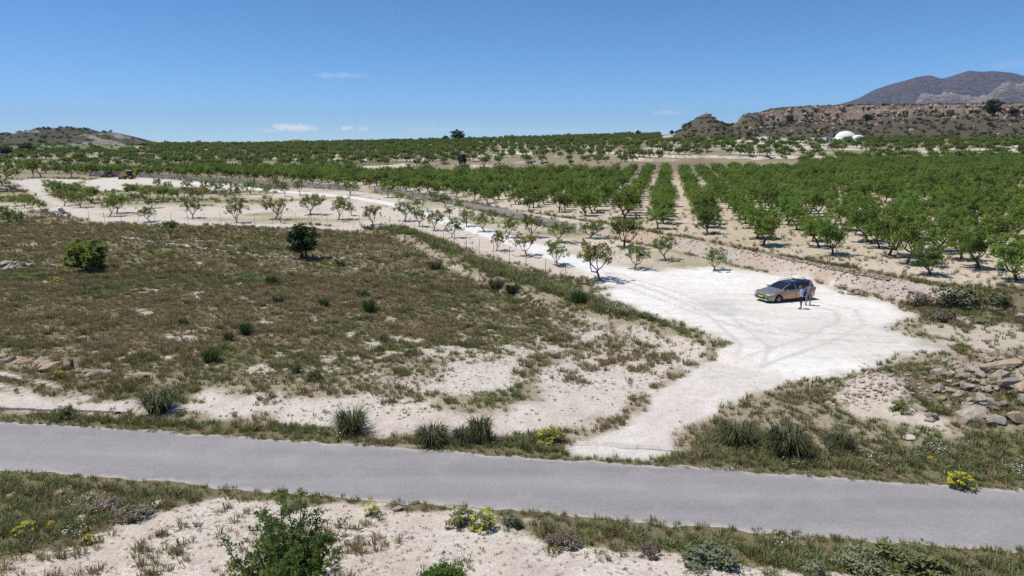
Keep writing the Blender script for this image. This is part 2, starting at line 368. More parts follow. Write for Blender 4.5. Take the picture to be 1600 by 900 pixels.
# ------------------------------------------------------------------ materials
def new_mat(name):
    m = bpy.data.materials.new(name); m.use_nodes = True
    nt = m.node_tree; b = nt.nodes['Principled BSDF']
    return m, nt, b
def nnode(nt, t, **kw):
    n = nt.nodes.new(t)
    for k, v in kw.items():
        if hasattr(n, k) and k not in n.inputs: setattr(n, k, v)
        else: n.inputs[k].default_value = v
    return n
def mixc(nt, a, b, f, mode='MIX'):
    n = nt.nodes.new('ShaderNodeMix'); n.data_type = 'RGBA'; n.blend_type = mode
    for s, v in (('A', a), ('B', b), ('Factor', f)):
        if isinstance(v, tuple): n.inputs[s].default_value = (*v, 1)
        elif isinstance(v, (int, float)): n.inputs[s].default_value = v
        else: nt.links.new(v, n.inputs[s])
    return n.outputs['Result']
def mth(nt, op, a, b=None, clamp=False):
    n = nt.nodes.new('ShaderNodeMath'); n.operation = op; n.use_clamp = clamp
    for i, v in enumerate((a, b)):
        if v is None: continue
        if isinstance(v, (int, float)): n.inputs[i].default_value = v
        else: nt.links.new(v, n.inputs[i])
    return n.outputs[0]
def noise(nt, scale, detail=4, rough=.55, coord=None):
    n = nnode(nt, 'ShaderNodeTexNoise'); n.inputs['Scale'].default_value = scale; n.inputs['Detail'].default_value = detail; n.inputs['Roughness'].default_value = rough
    if coord is not None: nt.links.new(coord, n.inputs['Vector'])
    return n.outputs['Fac']
def ramp(nt, fac, lo, hi):
    n = nnode(nt, 'ShaderNodeMapRange'); nt.links.new(fac, n.inputs['Value'])
    n.inputs['From Min'].default_value = lo; n.inputs['From Max'].default_value = hi
    return n.outputs['Result']
def bump(nt, b, h, strength, dist):
    n = nnode(nt, 'ShaderNodeBump'); n.inputs['Strength'].default_value = strength; n.inputs['Distance'].default_value = dist
    nt.links.new(h, n.inputs['Height']); nt.links.new(n.outputs[0], b.inputs['Normal'])

def simple(name, col, rough=.7, metal=0.0, var=.25, vscale=3.0, bmp=0.0, spec=.3, col2=None):
    m, nt, b = new_mat(name); co = nt.nodes.new('ShaderNodeTexCoord').outputs['Object']
    n = noise(nt, vscale, 5, .6, co)
    c2 = col2 or tuple(c*(1-var) for c in col)
    nt.links.new(mixc(nt, col, c2, ramp(nt, n, .35, .65)), b.inputs['Base Color'])
    b.inputs['Roughness'].default_value = rough; b.inputs['Metallic'].default_value = metal
    b.inputs['Specular IOR Level'].default_value = spec
    if bmp: bump(nt, b, noise(nt, vscale*4, 5, .6, co), .6, bmp)
    return m

def ground_mat():
    m, nt, b = new_mat('ground'); L = nt.links
    pos = nt.nodes.new('ShaderNodeNewGeometry').outputs['Position']
    col = nnode(nt, 'ShaderNodeAttribute', attribute_name='Col').outputs['Color']
    veg = nnode(nt, 'ShaderNodeAttribute', attribute_name='veg').outputs['Fac']
    n_f = noise(nt, 9, 4, .7, pos); n_m = noise(nt, 1.7, 3, .6, pos); n_g = noise(nt, 30, 1, .7, pos); n_b = noise(nt, .35, 3, .6, pos)
    pad = nnode(nt, 'ShaderNodeAttribute', attribute_name='pad').outputs['Fac']
    k = mth(nt, 'ADD', mth(nt, 'MULTIPLY', n_f, 1.0), mth(nt, 'ADD', mth(nt, 'MULTIPLY', n_m, .5), mth(nt, 'ADD', mth(nt, 'MULTIPLY', n_g, .6), -.05)))
    mp = nnode(nt, 'ShaderNodeMapping'); L.new(pos, mp.inputs['Vector']); mp.inputs['Rotation'].default_value = (0,0,R(-25)); mp.inputs['Scale'].default_value = (.22, 1.1, 1)
    streak = noise(nt, 1.0, 4, .6, mp.outputs[0])                      # wheel marks on the compacted gravel
    kp = mth(nt, 'ADD', mth(nt, 'MULTIPLY', streak, .42), mth(nt, 'ADD', mth(nt, 'MULTIPLY', n_m, .45), mth(nt, 'ADD', mth(nt, 'MULTIPLY', n_f, .4), .37)))
    c1 = mixc(nt, col, mixc(nt, k, kp, pad), 1.0, 'MULTIPLY')
    # low plants and litter as fine specks
    v = mth(nt, 'ADD', mth(nt, 'MULTIPLY', noise(nt, 5.5, 4, .75, pos), .75), mth(nt, 'MULTIPLY', n_m, .25))
    thr = ramp(nt, veg, 0.0, 1.0)
    f = mth(nt, 'MULTIPLY', mth(nt, 'SUBTRACT', mth(nt, 'ADD', v, mth(nt, 'MULTIPLY', thr, .34)), .66), 9.0, True)
    vc = mixc(nt, (.165,.128,.078), (.135,.124,.058), ramp(nt, n_b, .42, .64))
    vc = mixc(nt, vc, (.25,.205,.125), ramp(nt, n_f, .42, .70))
    L.new(mixc(nt, c1, vc, f), b.inputs['Base Color'])
    b.inputs['Roughness'].default_value = .95; b.inputs['Specular IOR Level'].default_value = .1
    bump(nt, b, n_f, .6, .09)
    return m
def asphalt_mat():
    m, nt, b = new_mat('asphalt'); L = nt.links
    pos = nt.nodes.new('ShaderNodeNewGeometry').outputs['Position']
    mp = nnode(nt, 'ShaderNodeMapping'); L.new(pos, mp.inputs['Vector']); mp.inputs['Rotation'].default_value = (0,0,math.atan(.15)); mp.inputs['Scale'].default_value = (.05, 1.0, 1)
    lane = noise(nt, .8, 5, .6, mp.outputs[0]); g = noise(nt, 45, 1, .8, pos); blot = noise(nt, .5, 4, .6, pos); sp = noise(nt, 16, 2, .8, pos)
    c = mixc(nt, (.25,.232,.226), (.335,.312,.30), ramp(nt, lane, .3, .7))
    c = mixc(nt, c, (.375,.352,.338), mth(nt, 'MULTIPLY', ramp(nt, blot, .48, .72), .6))
    k = mth(nt, 'ADD', mth(nt, 'MULTIPLY', g, .9), mth(nt, 'ADD', mth(nt, 'MULTIPLY', sp, .8), .15))
    c = mixc(nt, c, k, 1.0, 'MULTIPLY')
    ac = nnode(nt, 'ShaderNodeAttribute', attribute_name='acr').outputs['Fac']      # two worn wheel tracks
    tr_ = mth(nt, 'MULTIPLY', mth(nt, 'ADD', mth(nt, 'COSINE', mth(nt, 'MULTIPLY', mth(nt, 'SUBTRACT', ac, .27), 13.65)), 1.0), mth(nt, 'MULTIPLY', ramp(nt, lane, .2, .8), .16))
    c = mixc(nt, c, (.20,.187,.185), tr_)
    ck = nnode(nt, 'ShaderNodeAttribute', attribute_name='edge').outputs['Fac']       # dust and crumbs along both edges
    dust = mth(nt, 'MULTIPLY', mth(nt, 'SUBTRACT', mth(nt, 'ADD', ck, mth(nt, 'MULTIPLY', noise(nt, 2.2, 6, .7, pos), .8)), 1.05), 3.0, True)
    L.new(mixc(nt, c, (.47,.42,.37), mth(nt, 'MULTIPLY', dust, .8)), b.inputs['Base Color'])
    b.inputs['Roughness'].default_value = .85; b.inputs['Specular IOR Level'].default_value = .25
    bump(nt, b, sp, .5, .015)
    return m
def leaf_mat(name, c1, c2, c3=None, transl=.30, hue=.03, val=.35):
    """leaf colour varies leaf by leaf (attribute) and plant by plant (object random)"""
    m, nt, b = new_mat(name); L = nt.links
    lv = nnode(nt, 'ShaderNodeAttribute', attribute_name='lv').outputs['Fac']
    oi = nt.nodes.new('ShaderNodeObjectInfo').outputs['Random']
    c = mixc(nt, c1, c2, lv)
    if c3: c = mixc(nt, c, c3, ramp(nt, lv, .80, 1.0))
    hs = nnode(nt, 'ShaderNodeHueSaturation'); L.new(c, hs.inputs['Color'])
    L.new(mth(nt, 'ADD', mth(nt, 'MULTIPLY', mth(nt, 'SUBTRACT', oi, .5), hue), .5), hs.inputs['Hue'])
    L.new(mth(nt, 'ADD', mth(nt, 'MULTIPLY', mth(nt, 'FRACT', mth(nt, 'MULTIPLY', oi, 7.31)), val), 1-val/2), hs.inputs['Value'])
    L.new(hs.outputs[0], b.inputs['Base Color']); b.inputs['Roughness'].default_value = .55; b.inputs['Specular IOR Level'].default_value = .25
    tr = nt.nodes.new('ShaderNodeBsdfTranslucent'); L.new(mixc(nt, hs.outputs[0], (1.0,1.0,.35), 1.0, 'MULTIPLY'), tr.inputs['Color'])
    mx = nt.nodes.new('ShaderNodeMixShader'); mx.inputs[0].default_value = transl
    L.new(b.outputs[0], mx.inputs[1]); L.new(tr.outputs[0], mx.inputs[2]); L.new(mx.outputs[0], nt.nodes['Material Output'].inputs['Surface'])
    return m
M = {}
M['ground'] = ground_mat(); M['asphalt'] = asphalt_mat()
M['bark'] = simple('bark', (.115,.088,.068), .9, var=.5, vscale=9, bmp=.02)
M['bark_pale'] = simple('bark_pale', (.20,.165,.135), .9, var=.5, vscale=9, bmp=.02)
M['leaf'] = leaf_mat('leaf_orchard', (.115,.185,.036), (.25,.345,.085), (.37,.43,.16), transl=.48, hue=.04, val=.5)
M['leaf_far'] = leaf_mat('leaf_far', (.11,.165,.04), (.215,.28,.08), (.29,.33,.13), hue=.045, transl=.45)
M['leaf_young'] = leaf_mat('leaf_young', (.125,.16,.032), (.25,.28,.07), (.34,.32,.12), hue=.06, transl=.42)
M['leaf_mid'] = leaf_mat('leaf_mid', (.125,.175,.036), (.255,.31,.075), (.34,.36,.12), hue=.05, transl=.45)
M['leaf_yellow'] = leaf_mat('leaf_yellow', (.14,.14,.02), (.27,.22,.045), (.34,.22,.07), hue=.04)
M['leaf_dark'] = leaf_mat('leaf_dark', (.030,.060,.018), (.065,.105,.028), transl=.25)
M['leaf_fig'] = leaf_mat('leaf_fig', (.060,.112,.018), (.13,.20,.034), transl=.34)
M['leaf_pine'] = leaf_mat('leaf_pine', (.020,.034,.016), (.045,.062,.026), transl=.1)
M['leaf_near'] = leaf_mat('leaf_near', (.07,.13,.022), (.15,.24,.045), (.23,.30,.085), transl=.42)
M['g_brown'] = leaf_mat('grass_brown', (.235,.18,.115), (.38,.30,.195), transl=.3, hue=.04, val=.5)
M['g_olive'] = leaf_mat('grass_olive', (.165,.15,.07), (.265,.235,.12), transl=.3, hue=.05, val=.5)
M['g_green'] = leaf_mat('grass_green', (.135,.165,.055), (.25,.28,.11), transl=.3, hue=.05, val=.5)
M['g_straw'] = leaf_mat('grass_straw', (.36,.29,.17), (.50,.42,.27), transl=.3, hue=.03, val=.4)
M['esparto'] = leaf_mat('esparto', (.065,.08,.036), (.15,.16,.08), (.24,.215,.13), transl=.2, hue=.04, val=.4)
M['shrub_grey'] = leaf_mat('shrub_grey', (.14,.16,.085), (.26,.28,.16), transl=.2, hue=.05, val=.4)
M['shrub_brown'] = leaf_mat('shrub_brown', (.17,.135,.10), (.28,.23,.17), transl=.2, hue=.03, val=.4)
M['yellow'] = leaf_mat('flower_yellow', (.50,.47,.015), (.66,.60,.03), transl=.2, hue=.02, val=.2)
M['white_fl'] = leaf_mat('flower_white', (.70,.70,.66), (.80,.80,.78), transl=.2, hue=.01, val=.1)
M['stone'] = simple('stone', (.50,.42,.335), .95, var=.4, vscale=3.5, bmp=.12, col2=(.28,.23,.18))
M['stone_pale'] = simple('stone_pale', (.60,.52,.44), .95, vscale=3, bmp=.08, col2=(.46,.39,.325))
M['cliff'] = simple('cliff_stone', (.42,.32,.245), .95, vscale=1.3, bmp=.3, col2=(.21,.155,.12))
M['stone_grey'] = simple('stone_grey', (.42,.365,.31), .95, vscale=3.6, bmp=.12, col2=(.23,.195,.165))
M['stone_tan'] = simple('stone_tan', (.50,.375,.25), .95, vscale=3.0, bmp=.12, col2=(.28,.205,.14))
M['concrete'] = simple('concrete', (.58,.52,.46), .9, vscale=3, bmp=.01, col2=(.48,.42,.37))
M['post'] = simple('galvanised', (.36,.35,.35), .6, .3, .3, 6)
M['wood'] = simple('old_wood', (.12,.095,.075), .9, 0, .5, 8)
M['white'] = simple('whitewash', (.80,.79,.77), .8, 0, .08, 1.5)
M['terracotta'] = simple('terracotta', (.42,.19,.10), .85, 0, .35, 3)
M['glass'] = simple('dark_glass', (.018,.022,.03), .06, 0, .1, 1, spec=.6)
M['rubber'] = simple('rubber', (.018,.018,.019), .8, 0, .3, 6)
M['black'] = simple('black_plastic', (.02,.02,.022), .5, 0, .3, 6)

# ------------------------------------------------------------------ the ground sheet
def grow_axis(lo, hi, d0, k):
    a = [lo]
    while a[-1] < hi: a.append(a[-1]+max(d0, abs(a[-1])*k))
    return a
xp = grow_axis(0, 9000, .24, .0145)
gx = np.array([-v for v in xp[:0:-1]]+xp)
gy = np.array([-9000,-5000,-2500,-1200,-600,-300,-150,-80,-40,-20,-8,0,4,7,9,11]+grow_axis(13, 780, .17, .0068)+list(np.geomspace(790, 12000, 40)))
GX, GY = np.meshgrid(gx, gy)
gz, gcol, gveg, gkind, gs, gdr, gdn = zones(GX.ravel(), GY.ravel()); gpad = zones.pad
on_road = sst((ROAD_W/2-.25-np.abs(gdr+ROAD_W/2))/.3)
gz = gz - .03*on_road
nx, ny = len(gx), len(gy)
idx = np.arange(nx*ny).reshape(ny, nx)
Fq = np.stack([idx[:-1,:-1], idx[:-1,1:], idx[1:,1:], idx[1:,:-1]], -1).reshape(-1, 4)
V = np.stack([GX.ravel(), GY.ravel(), gz], -1)
kf = gkind[Fq[:,0]].astype(int)
def sub_mesh(name, sel, mat):
    f = Fq[sel]; u, inv = np.unique(f, return_inverse=True)
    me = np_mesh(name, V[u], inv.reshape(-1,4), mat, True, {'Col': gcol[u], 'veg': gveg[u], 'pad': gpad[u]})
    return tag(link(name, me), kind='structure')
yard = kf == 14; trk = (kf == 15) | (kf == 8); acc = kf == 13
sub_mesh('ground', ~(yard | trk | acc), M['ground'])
tag(sub_mesh('gravel_yard', yard, M['ground']), 'white compacted gravel yard where the car is parked')
tag(sub_mesh('gravel_track', trk, M['ground']), 'white gravel track running between the young trees')
tag(sub_mesh('access_track', acc, M['ground']), 'bare earth access track from the road to the yard')

# the asphalt road, ragged along both edges
rx = np.concatenate([-np.geomspace(60, 1500, 60)[::-1], np.arange(-59.9, 60, .12), np.geomspace(60, 1500, 60)])
ws = [0, .02, .06, .15, .3, .5, .7, .85, .94, .98, 1]
e1 = .22*(fbm(rx, rx*0, 1.6, 4, 2)-.5)*2+.22*(fbm(rx, rx*0, .25, 2, 8)-.5); e2 = .22*(fbm(rx, rx*0+9, 1.6, 4, 3)-.5)*2+.22*(fbm(rx, rx*0+5, .25, 2, 9)-.5)
RV = []; RE = []
wx = ROAD_W+np.clip(rx, -60, 60)*.006
for w in ws:
    yy = road_y(rx) + e1 - (wx+e1-e2)*w*1.011
    bz = hgt(rx, road_y(rx)-ROAD_W/2)
    RV.append(np.stack([rx, yy, np.full_like(rx, .010)+bz*0+.035*(1-(2*w-1)**2)], -1)); RE.append(np.full_like(rx, abs(2*w-1)**3))
RV = np.concatenate(RV); n = len(rx); ri = np.arange(len(ws)*n).reshape(len(ws), n)
RF = np.stack([ri[:-1,:-1], ri[1:,:-1], ri[1:,1:], ri[:-1,1:]], -1).reshape(-1,4)
tag(link('road', np_mesh('road', RV, RF, M['asphalt'], True, {'edge': np.concatenate(RE), 'acr': np.repeat(np.array(ws), len(rx))})), 'narrow worn grey asphalt road without markings', kind='structure')

# ------------------------------------------------------------------ hills, mesa, mountain
def rock_mat(name, rock, rock2, scrub, scrub2, amount, sc, bumpd=1.0):
    m, nt, b = new_mat(name); L = nt.links
    geo = nt.nodes.new('ShaderNodeNewGeometry'); pos = geo.outputs['Position']
    rk = nnode(nt, 'ShaderNodeAttribute', attribute_name='rock').outputs['Fac']
    n1 = noise(nt, sc, 6, .65, pos); n2 = noise(nt, sc*5, 5, .7, pos); n3 = noise(nt, sc*.3, 4, .6, pos)
    mp = nnode(nt, 'ShaderNodeMapping'); L.new(pos, mp.inputs['Vector']); mp.inputs['Scale'].default_value = (1,1,3.2)
    n4 = noise(nt, sc*1.8, 5, .65, mp.outputs[0])
    rc = mixc(nt, rock, rock2, ramp(nt, n4, .36, .64)); sc_ = mixc(nt, scrub, scrub2, ramp(nt, n2, .35, .65))
    f = mth(nt, 'MULTIPLY', mth(nt, 'ADD', mth(nt, 'SUBTRACT', mth(nt, 'ADD', mth(nt, 'MULTIPLY', n1, .5), mth(nt, 'MULTIPLY', n2, .5)), 1-amount), mth(nt, 'MULTIPLY', rk, .42)), 9, True)
    L.new(mixc(nt, sc_, rc, f), b.inputs['Base Color']); b.inputs['Roughness'].default_value = .95; b.inputs['Specular IOR Level'].default_value = .1
    bump(nt, b, mth(nt, 'ADD', n2, n4), .9, bumpd)
    return m
def ridged(x, y, f, o, seed):
    s = 0; A = 1; t = 0
    for i in range(o):
        s = s + A*(1-np.abs(2*vn(x*f+31*i, y*f+7*i, seed+i)-1)); t += A; A *= .5; f *= 2.1
    return s/t
def relief(name, x0, x1, y0, y1, nx, ny, func, mat, label):
    xs = np.linspace(x0, x1, nx); ys = np.linspace(y0, y1, ny); X, Y = np.meshgrid(xs, ys)
    z, rk = func(X, Y); i = np.arange(nx*ny).reshape(ny, nx)
    F = np.stack([i[:-1,:-1], i[:-1,1:], i[1:,1:], i[1:,:-1]], -1).reshape(-1,4)
    o = link(name, np_mesh(name, np.stack([X.ravel(), Y.ravel(), z.ravel()], -1), F, mat, True, {'rock': rk.ravel()}))
    return tag(o, label, kind='structure')
def prof_z(pxs, pys, Yd, px):
    y = np.interp(px, pxs, pys); return CAM_H + Yd*(222-y)/FPX*.97
# far mountain range, 7 km away
MTP = [1150,1280,1330,1365,1385,1420,1440,1460,1500,1520,1560,1585,1600,1680,1800,1950,2150,2500]
MTY = [190,172,156,140,133,123,121,126,115,116,117,121,119,112,118,108,130,190]
def f_mount(X, Y):
    px = 800+FPX*X/(np.clip(Y, 5300, 7600)*.978); zr = prof_z(MTP, MTY, 7000, px)
    t = np.where(Y < 7000, sst((Y-5400)/1600)**.9, 1-.9*sst((Y-7000)/2500)); rg = ridged(X+.5*Y, Y*.9, 1/800, 6, 2)
    zr = zr+34*(ridged(X, X*0, 1/420, 4, 8)-.62); z = zr*t*(1-.80*(1-rg)*(1-t**3)) + 800*(rg-.62)*t*(1-t)
    low = sst((Y-5450)/60)*(1-sst((Y-5750-300*rg)/200))*sst((px-1385)/50)
    z = np.maximum(z, low*(345+130*(ridged(X, Y, 1/150, 4, 6)-.5)+75*sst((px-1530)/30)))
    return z, np.clip(low*1.2, 0, 1)
relief('mountain', 3000, 13500, 5200, 9000, 420, 180, f_mount, rock_mat('mountain_rock', (.52,.43,.38), (.36,.29,.25), (.078,.074,.092), (.235,.185,.185), .40, .0055, 90), 'blue grey rocky mountain range far behind the mesa')  # distance haze partly put into the bluish scrub tones
# rocky hill far left
HLP = [-900,-600,-300,-120,-60,0,20,42,52,64,75,95,110,122,140,155,165,182,200,218,240]
HLY = [214,205,209,203,206,208,211,213.5,210,203.5,201,201.5,200,200,206,208,205.5,210,216,222,227]
def f_hill(X, Y):
    px = 800+FPX*X/(1150*.978); zr = np.maximum(prof_z(HLP, HLY, 1150, px), 0)
    t = np.where(Y < 1150, sst((Y-930)/220), 1-sst((Y-1150)/260)); rg = ridged(X, Y, 1/75, 5, 4)
    z = -6 + (zr+6)*t + 5*(rg-.55)*t*(1-t)*3.2 + 2.6*(fbm(X, Y, .07, 3, 3)-.5)*t
    return z, np.clip((rg-.58)*3, 0, .7)*sst((px-40)/40)
relief('rocky_hill', -2100, -600, 900, 1420, 420, 150, f_hill, rock_mat('hill_rock', (.42,.36,.31), (.29,.25,.22), (.075,.075,.042), (.13,.115,.07), .30, .09, 2.0), 'low rocky hill covered in scrub beyond the green field')
# mesa with its cliff band, and the knoll beside it
MSP = [1030,1065,1082,1092,1103,1115,1130,1143,1150,1160,1172,1185,1200,1225,1260,1320,1400,1500,1600,1700,1900,2300,2800]
MSY = [216,203,191,184,183,190,196,197.5,193,183,178,172.5,168,165,163.5,161.5,160,159,158,159,162,170,205]
def f_mesa(X, Y):
    wav = 26*(fbm(X, Y*0, .012, 4, 5)-.5)+9*(ridged(X, Y*0, .05, 3, 6)-.5)+6*(np.floor(3*vn(X*.17, Y*0, 3))/3-.5)
    wav2 = 7*(np.floor(4*vn(X*.13+40, Y*0+3, 9))/4-.5)+5*(ridged(X, Y*0+5, .09, 2, 2)-.5)
    rim = 566+wav; px = 800+FPX*X/(np.clip(Y, 540, 800)*.978)
    zr = prof_z(MSP, MSY, 580, px); base = hgt(X, np.full_like(X, 458.))-1.2
    cliff = sst((px-1160)/30); zr = zr-4.2*cliff
    d = Y-rim; rg = ridged(X, Y, 1/16, 4, 3)
    ch = np.minimum(9.5*cliff*(.75+.5*fbm(X, Y*0, .02, 3, 8)), (zr-base)*.55)
    talus = base+(zr-ch-base)*sst((Y-462)/(rim-5-462))**.85
    c1 = .55*ch*sst((d+5+wav2)/1.8); c2 = .45*ch*sst((d-1.2-wav2*.3)/1.8)
    z = talus + c1 + c2 + 1.4*(rg-.5)*sst((d+60)/40)*(1-sst((d-10)/15)) + .8*(fbm(X, Y, .16, 3, 1)-.5)*(1-sst((d-10)/15))
    z = np.where(d > 6, z+np.minimum((d-6)*.075, 6.0)*cliff, z)
    kn = np.exp(-((px-1101)/7)**2)*np.exp(-(d/6)**2); z = z+1.8*kn*(.6+.8*rg)
    back = 1-sst((d-90*cliff-14)/160); z = -20+(z+20)*np.where(d > 0, .25+.75*back, 1)
    z2 = hgt(X, Y)-3; e_ = sst((px-1040)/22); z = z2*(1-e_)+z*e_
    rk = cliff*sst((d+7+wav2*.5)/2)*(1-sst((d-4)/3))*(.35+1.1*sst((fbm(X, Y, .04, 3, 7)-.36)/.2)) + .75*kn + .30*np.clip((rg-.6)*4, 0, 1)*sst((d+55)/30)*(1-sst(d/4))
    return z, np.clip(rk, 0, 1)
relief('mesa', 125, 1000, 455, 800, 700, 330, f_mesa, rock_mat('mesa_rock', (.45,.345,.275), (.20,.145,.115), (.095,.085,.052), (.175,.14,.10), .42, .30, 1.2), 'flat topped mesa with a band of brown cliffs')

# ------------------------------------------------------------------ trees
def leaves(rng, C, Rd, per, L, W, up=.35, flatten=.8):
    """rhombic leaves spread through clumps: C (k,3) centres, Rd (k,) radii"""
    k = len(C); n = k*per
    c = np.repeat(C, per, 0); r = np.repeat(Rd, per)
    off = rng.normal(size=(n,3)); off /= np.linalg.norm(off, axis=1)[:,None]+1e-9
    off *= (rng.random(n)**.45)[:,None]; off[:,2] *= flatten
    p = c+off*r[:,None]
    nrm = off*.5+rng.normal(size=(n,3))*.55; nrm[:,2] = np.abs(nrm[:,2])*.7+up*1.5
    nrm /= np.linalg.norm(nrm, axis=1)[:,None]
    t = rng.normal(size=(n,3)); t -= nrm*(t*nrm).sum(1)[:,None]; t /= np.linalg.norm(t, axis=1)[:,None]
    b = np.cross(nrm, t); s = (.65+.7*rng.random(n))[:,None]
    t = t*L*s; b = b*W*s; droop = nrm*L*.12
    V = np.stack([p-t-droop, p+b, p+t-droop, p-b], 1).reshape(-1,3)
    F = np.arange(4*n).reshape(-1,4)
    lv = np.repeat(np.clip(.5*rng.random(n)+.5*np.repeat(rng.random(k), per), 0, 1), 4)
    return V, F, lv
def branch(mb, rng, a, b, r0, r1, sag=.12, n=4, sides=5):
    a, b = Vector(a), Vector(b); L = (b-a).length; pts = []; rad = []
    j = Vector(rng.normal(size=3))*L*.05; j2 = Vector(rng.normal(size=3))*L*.04
    for i in range(n):
        t = i/(n-1); p = a.lerp(b, t); p.z -= sag*L*math.sin(math.pi*t)*.8
        p += j*math.sin(math.pi*t)+j2*math.sin(2*math.pi*t); pts.append(p); rad.append(r0+(r1-r0)*t)
    mb.tube(pts, rad, sides, True); return pts
def make_tree(name, seed, H, W, trunk_h, limbs, r0, clumps, per, L, Wd, leaf, bark, fill=.5, base=.3, rad=(.28,.5), lift=1.0, bare=0.0):
    """returns (trunk mesh, crown mesh) of an almond-like vase-shaped tree"""
    rng = np.random.default_rng(seed); mb = MB(); tips = []
    lean = rng.normal(size=2)*.06*H
    top = Vector((lean[0], lean[1], trunk_h))
    mb.tube([(0,0,-.25),(0,0,.02),(lean[0]*.4,lean[1]*.4,trunk_h*.55),top], [r0*1.5,r0*1.25,r0,r0*.95], 7)
    a0 = rng.random()*6.28
    for i in range(limbs):
        az = a0+6.283*i/limbs+rng.normal()*.25; rr = W*.5*rng.uniform(.45,.72); zz = trunk_h+(H-trunk_h)*rng.uniform(.45,.72)*lift
        e = Vector((lean[0]+rr*math.cos(az), lean[1]+rr*math.sin(az), zz))
        P = branch(mb, rng, top-Vector((0,0,.05)), e, r0*.68, r0*.34, .22, 5)
        for j in range(rng.integers(2,4)):
            s = P[2 if j == 0 else 3]; a2 = az+rng.normal()*.9; r2 = W*.5*rng.uniform(.62,.98)
            e2 = Vector((lean[0]+r2*math.cos(a2), lean[1]+r2*math.sin(a2), trunk_h+(H-trunk_h)*rng.uniform(.42,.93)))
            Q = branch(mb, rng, s, e2, r0*.34, r0*.12, .06, 4, 4)
            tips += [Q[2], Q[3]]
            for _ in range(2):
                e3 = Q[2]+Vector((rng.normal()*.16*W, rng.normal()*.16*W, abs(rng.normal())*.14*H)); branch(mb, rng, Q[2], e3, r0*.15, r0*.05, 0, 3, 3); tips.append(e3)
        e4 = P[3]+Vector((rng.normal()*.1*W, rng.normal()*.1*W, (H-P[3].z)*rng.uniform(.6,.95))); branch(mb, rng, P[3], e4, r0*.26, r0*.07, 0, 3, 4); tips += [e4, P[3].lerp(e4,.6)]
    tips = np.array([tuple(t) for t in tips])
    if bare: tips = tips[rng.random(len(tips)) > bare]
    nf = int(clumps*fill); d = rng.normal(size=(nf,3)); d /= np.linalg.norm(d, axis=1)[:,None]; d[:,2] = np.abs(d[:,2])*1.25-.42
    q = (rng.random(nf)**.4)[:,None]; lob = (1+.22*np.sin(3*np.arctan2(d[:,1],d[:,0])+seed)+.12*np.sin(5*np.arctan2(d[:,1],d[:,0])+2*seed))[:,None]
    fc = d*q*lob*np.array([W*.46, W*.46, (H*(1-base))*.60])+np.array([lean[0], lean[1], H*(base+(1-base)*.42)])
    nt = max(clumps-nf, 1); C = np.concatenate([tips[rng.integers(0, len(tips), nt)]+rng.normal(size=(nt,3))*.10*W*.5, fc])
    C[:,2] = np.clip(C[:,2], H*base*.75, H*.97)
    V, F, lv = leaves(rng, C, rng.uniform(*rad, len(C)), per, L, Wd)
    return mb.mesh(name+'_trunk', bark, True), np_mesh(name+'_crown', V, F, leaf, False, {'lv': lv})
def place_tree(name, mt, p, scale, rz, label, cat, group=None, sz=None):
    e = empty(name, p, rz, label, cat, group); e.scale = (scale, scale, sz or scale)
    a = link('trunk', mt[0], e); b = link('crown', mt[1], e)
    return e
OT = [make_tree('almond', 100+i, 4.2, 4.3, .75+.12*(i%3), 4+i%2, .13, 92, 42, .115, .056, M['leaf'], M['bark'], .7, .13, (.30,.55)) for i in range(6)]
YT = [make_tree('young_almond', 200+i, 3.0, 3.3, .62, 3+i%2, .085, 58, 30, .10, .05, M['leaf_young'], M['bark_pale'], .42, .27, (.20,.40)) for i in range(5)]
YY = [make_tree('yellow_almond', 240+i, 3.0, 3.3, .62, 3+i%2, .085, 52, 28, .10, .05, M['leaf_yellow'], M['bark_pale'], .42, .27, (.20,.40)) for i in range(2)]
YD = [make_tree('green_almond', 260+i, 3.0, 3.2, .55, 4, .09, 56, 36, .11, .05, M['leaf'], M['bark'], .5, .26, (.26,.46)) for i in range(3)]
YB = [make_tree('bare_almond', 280, 3.0, 3.0, .6, 4, .085, 12, 16, .09, .045, M['leaf_yellow'], M['bark_pale'], .1, .34, (.2,.3), bare=.5)]
FT = [make_tree('far_almond', 300+i, 3.7, 4.3, .8, 4, .14, 40, 16, .26, .14, M['leaf_far'], M['bark'], .65, .24, (.4,.75)) for i in range(4)]

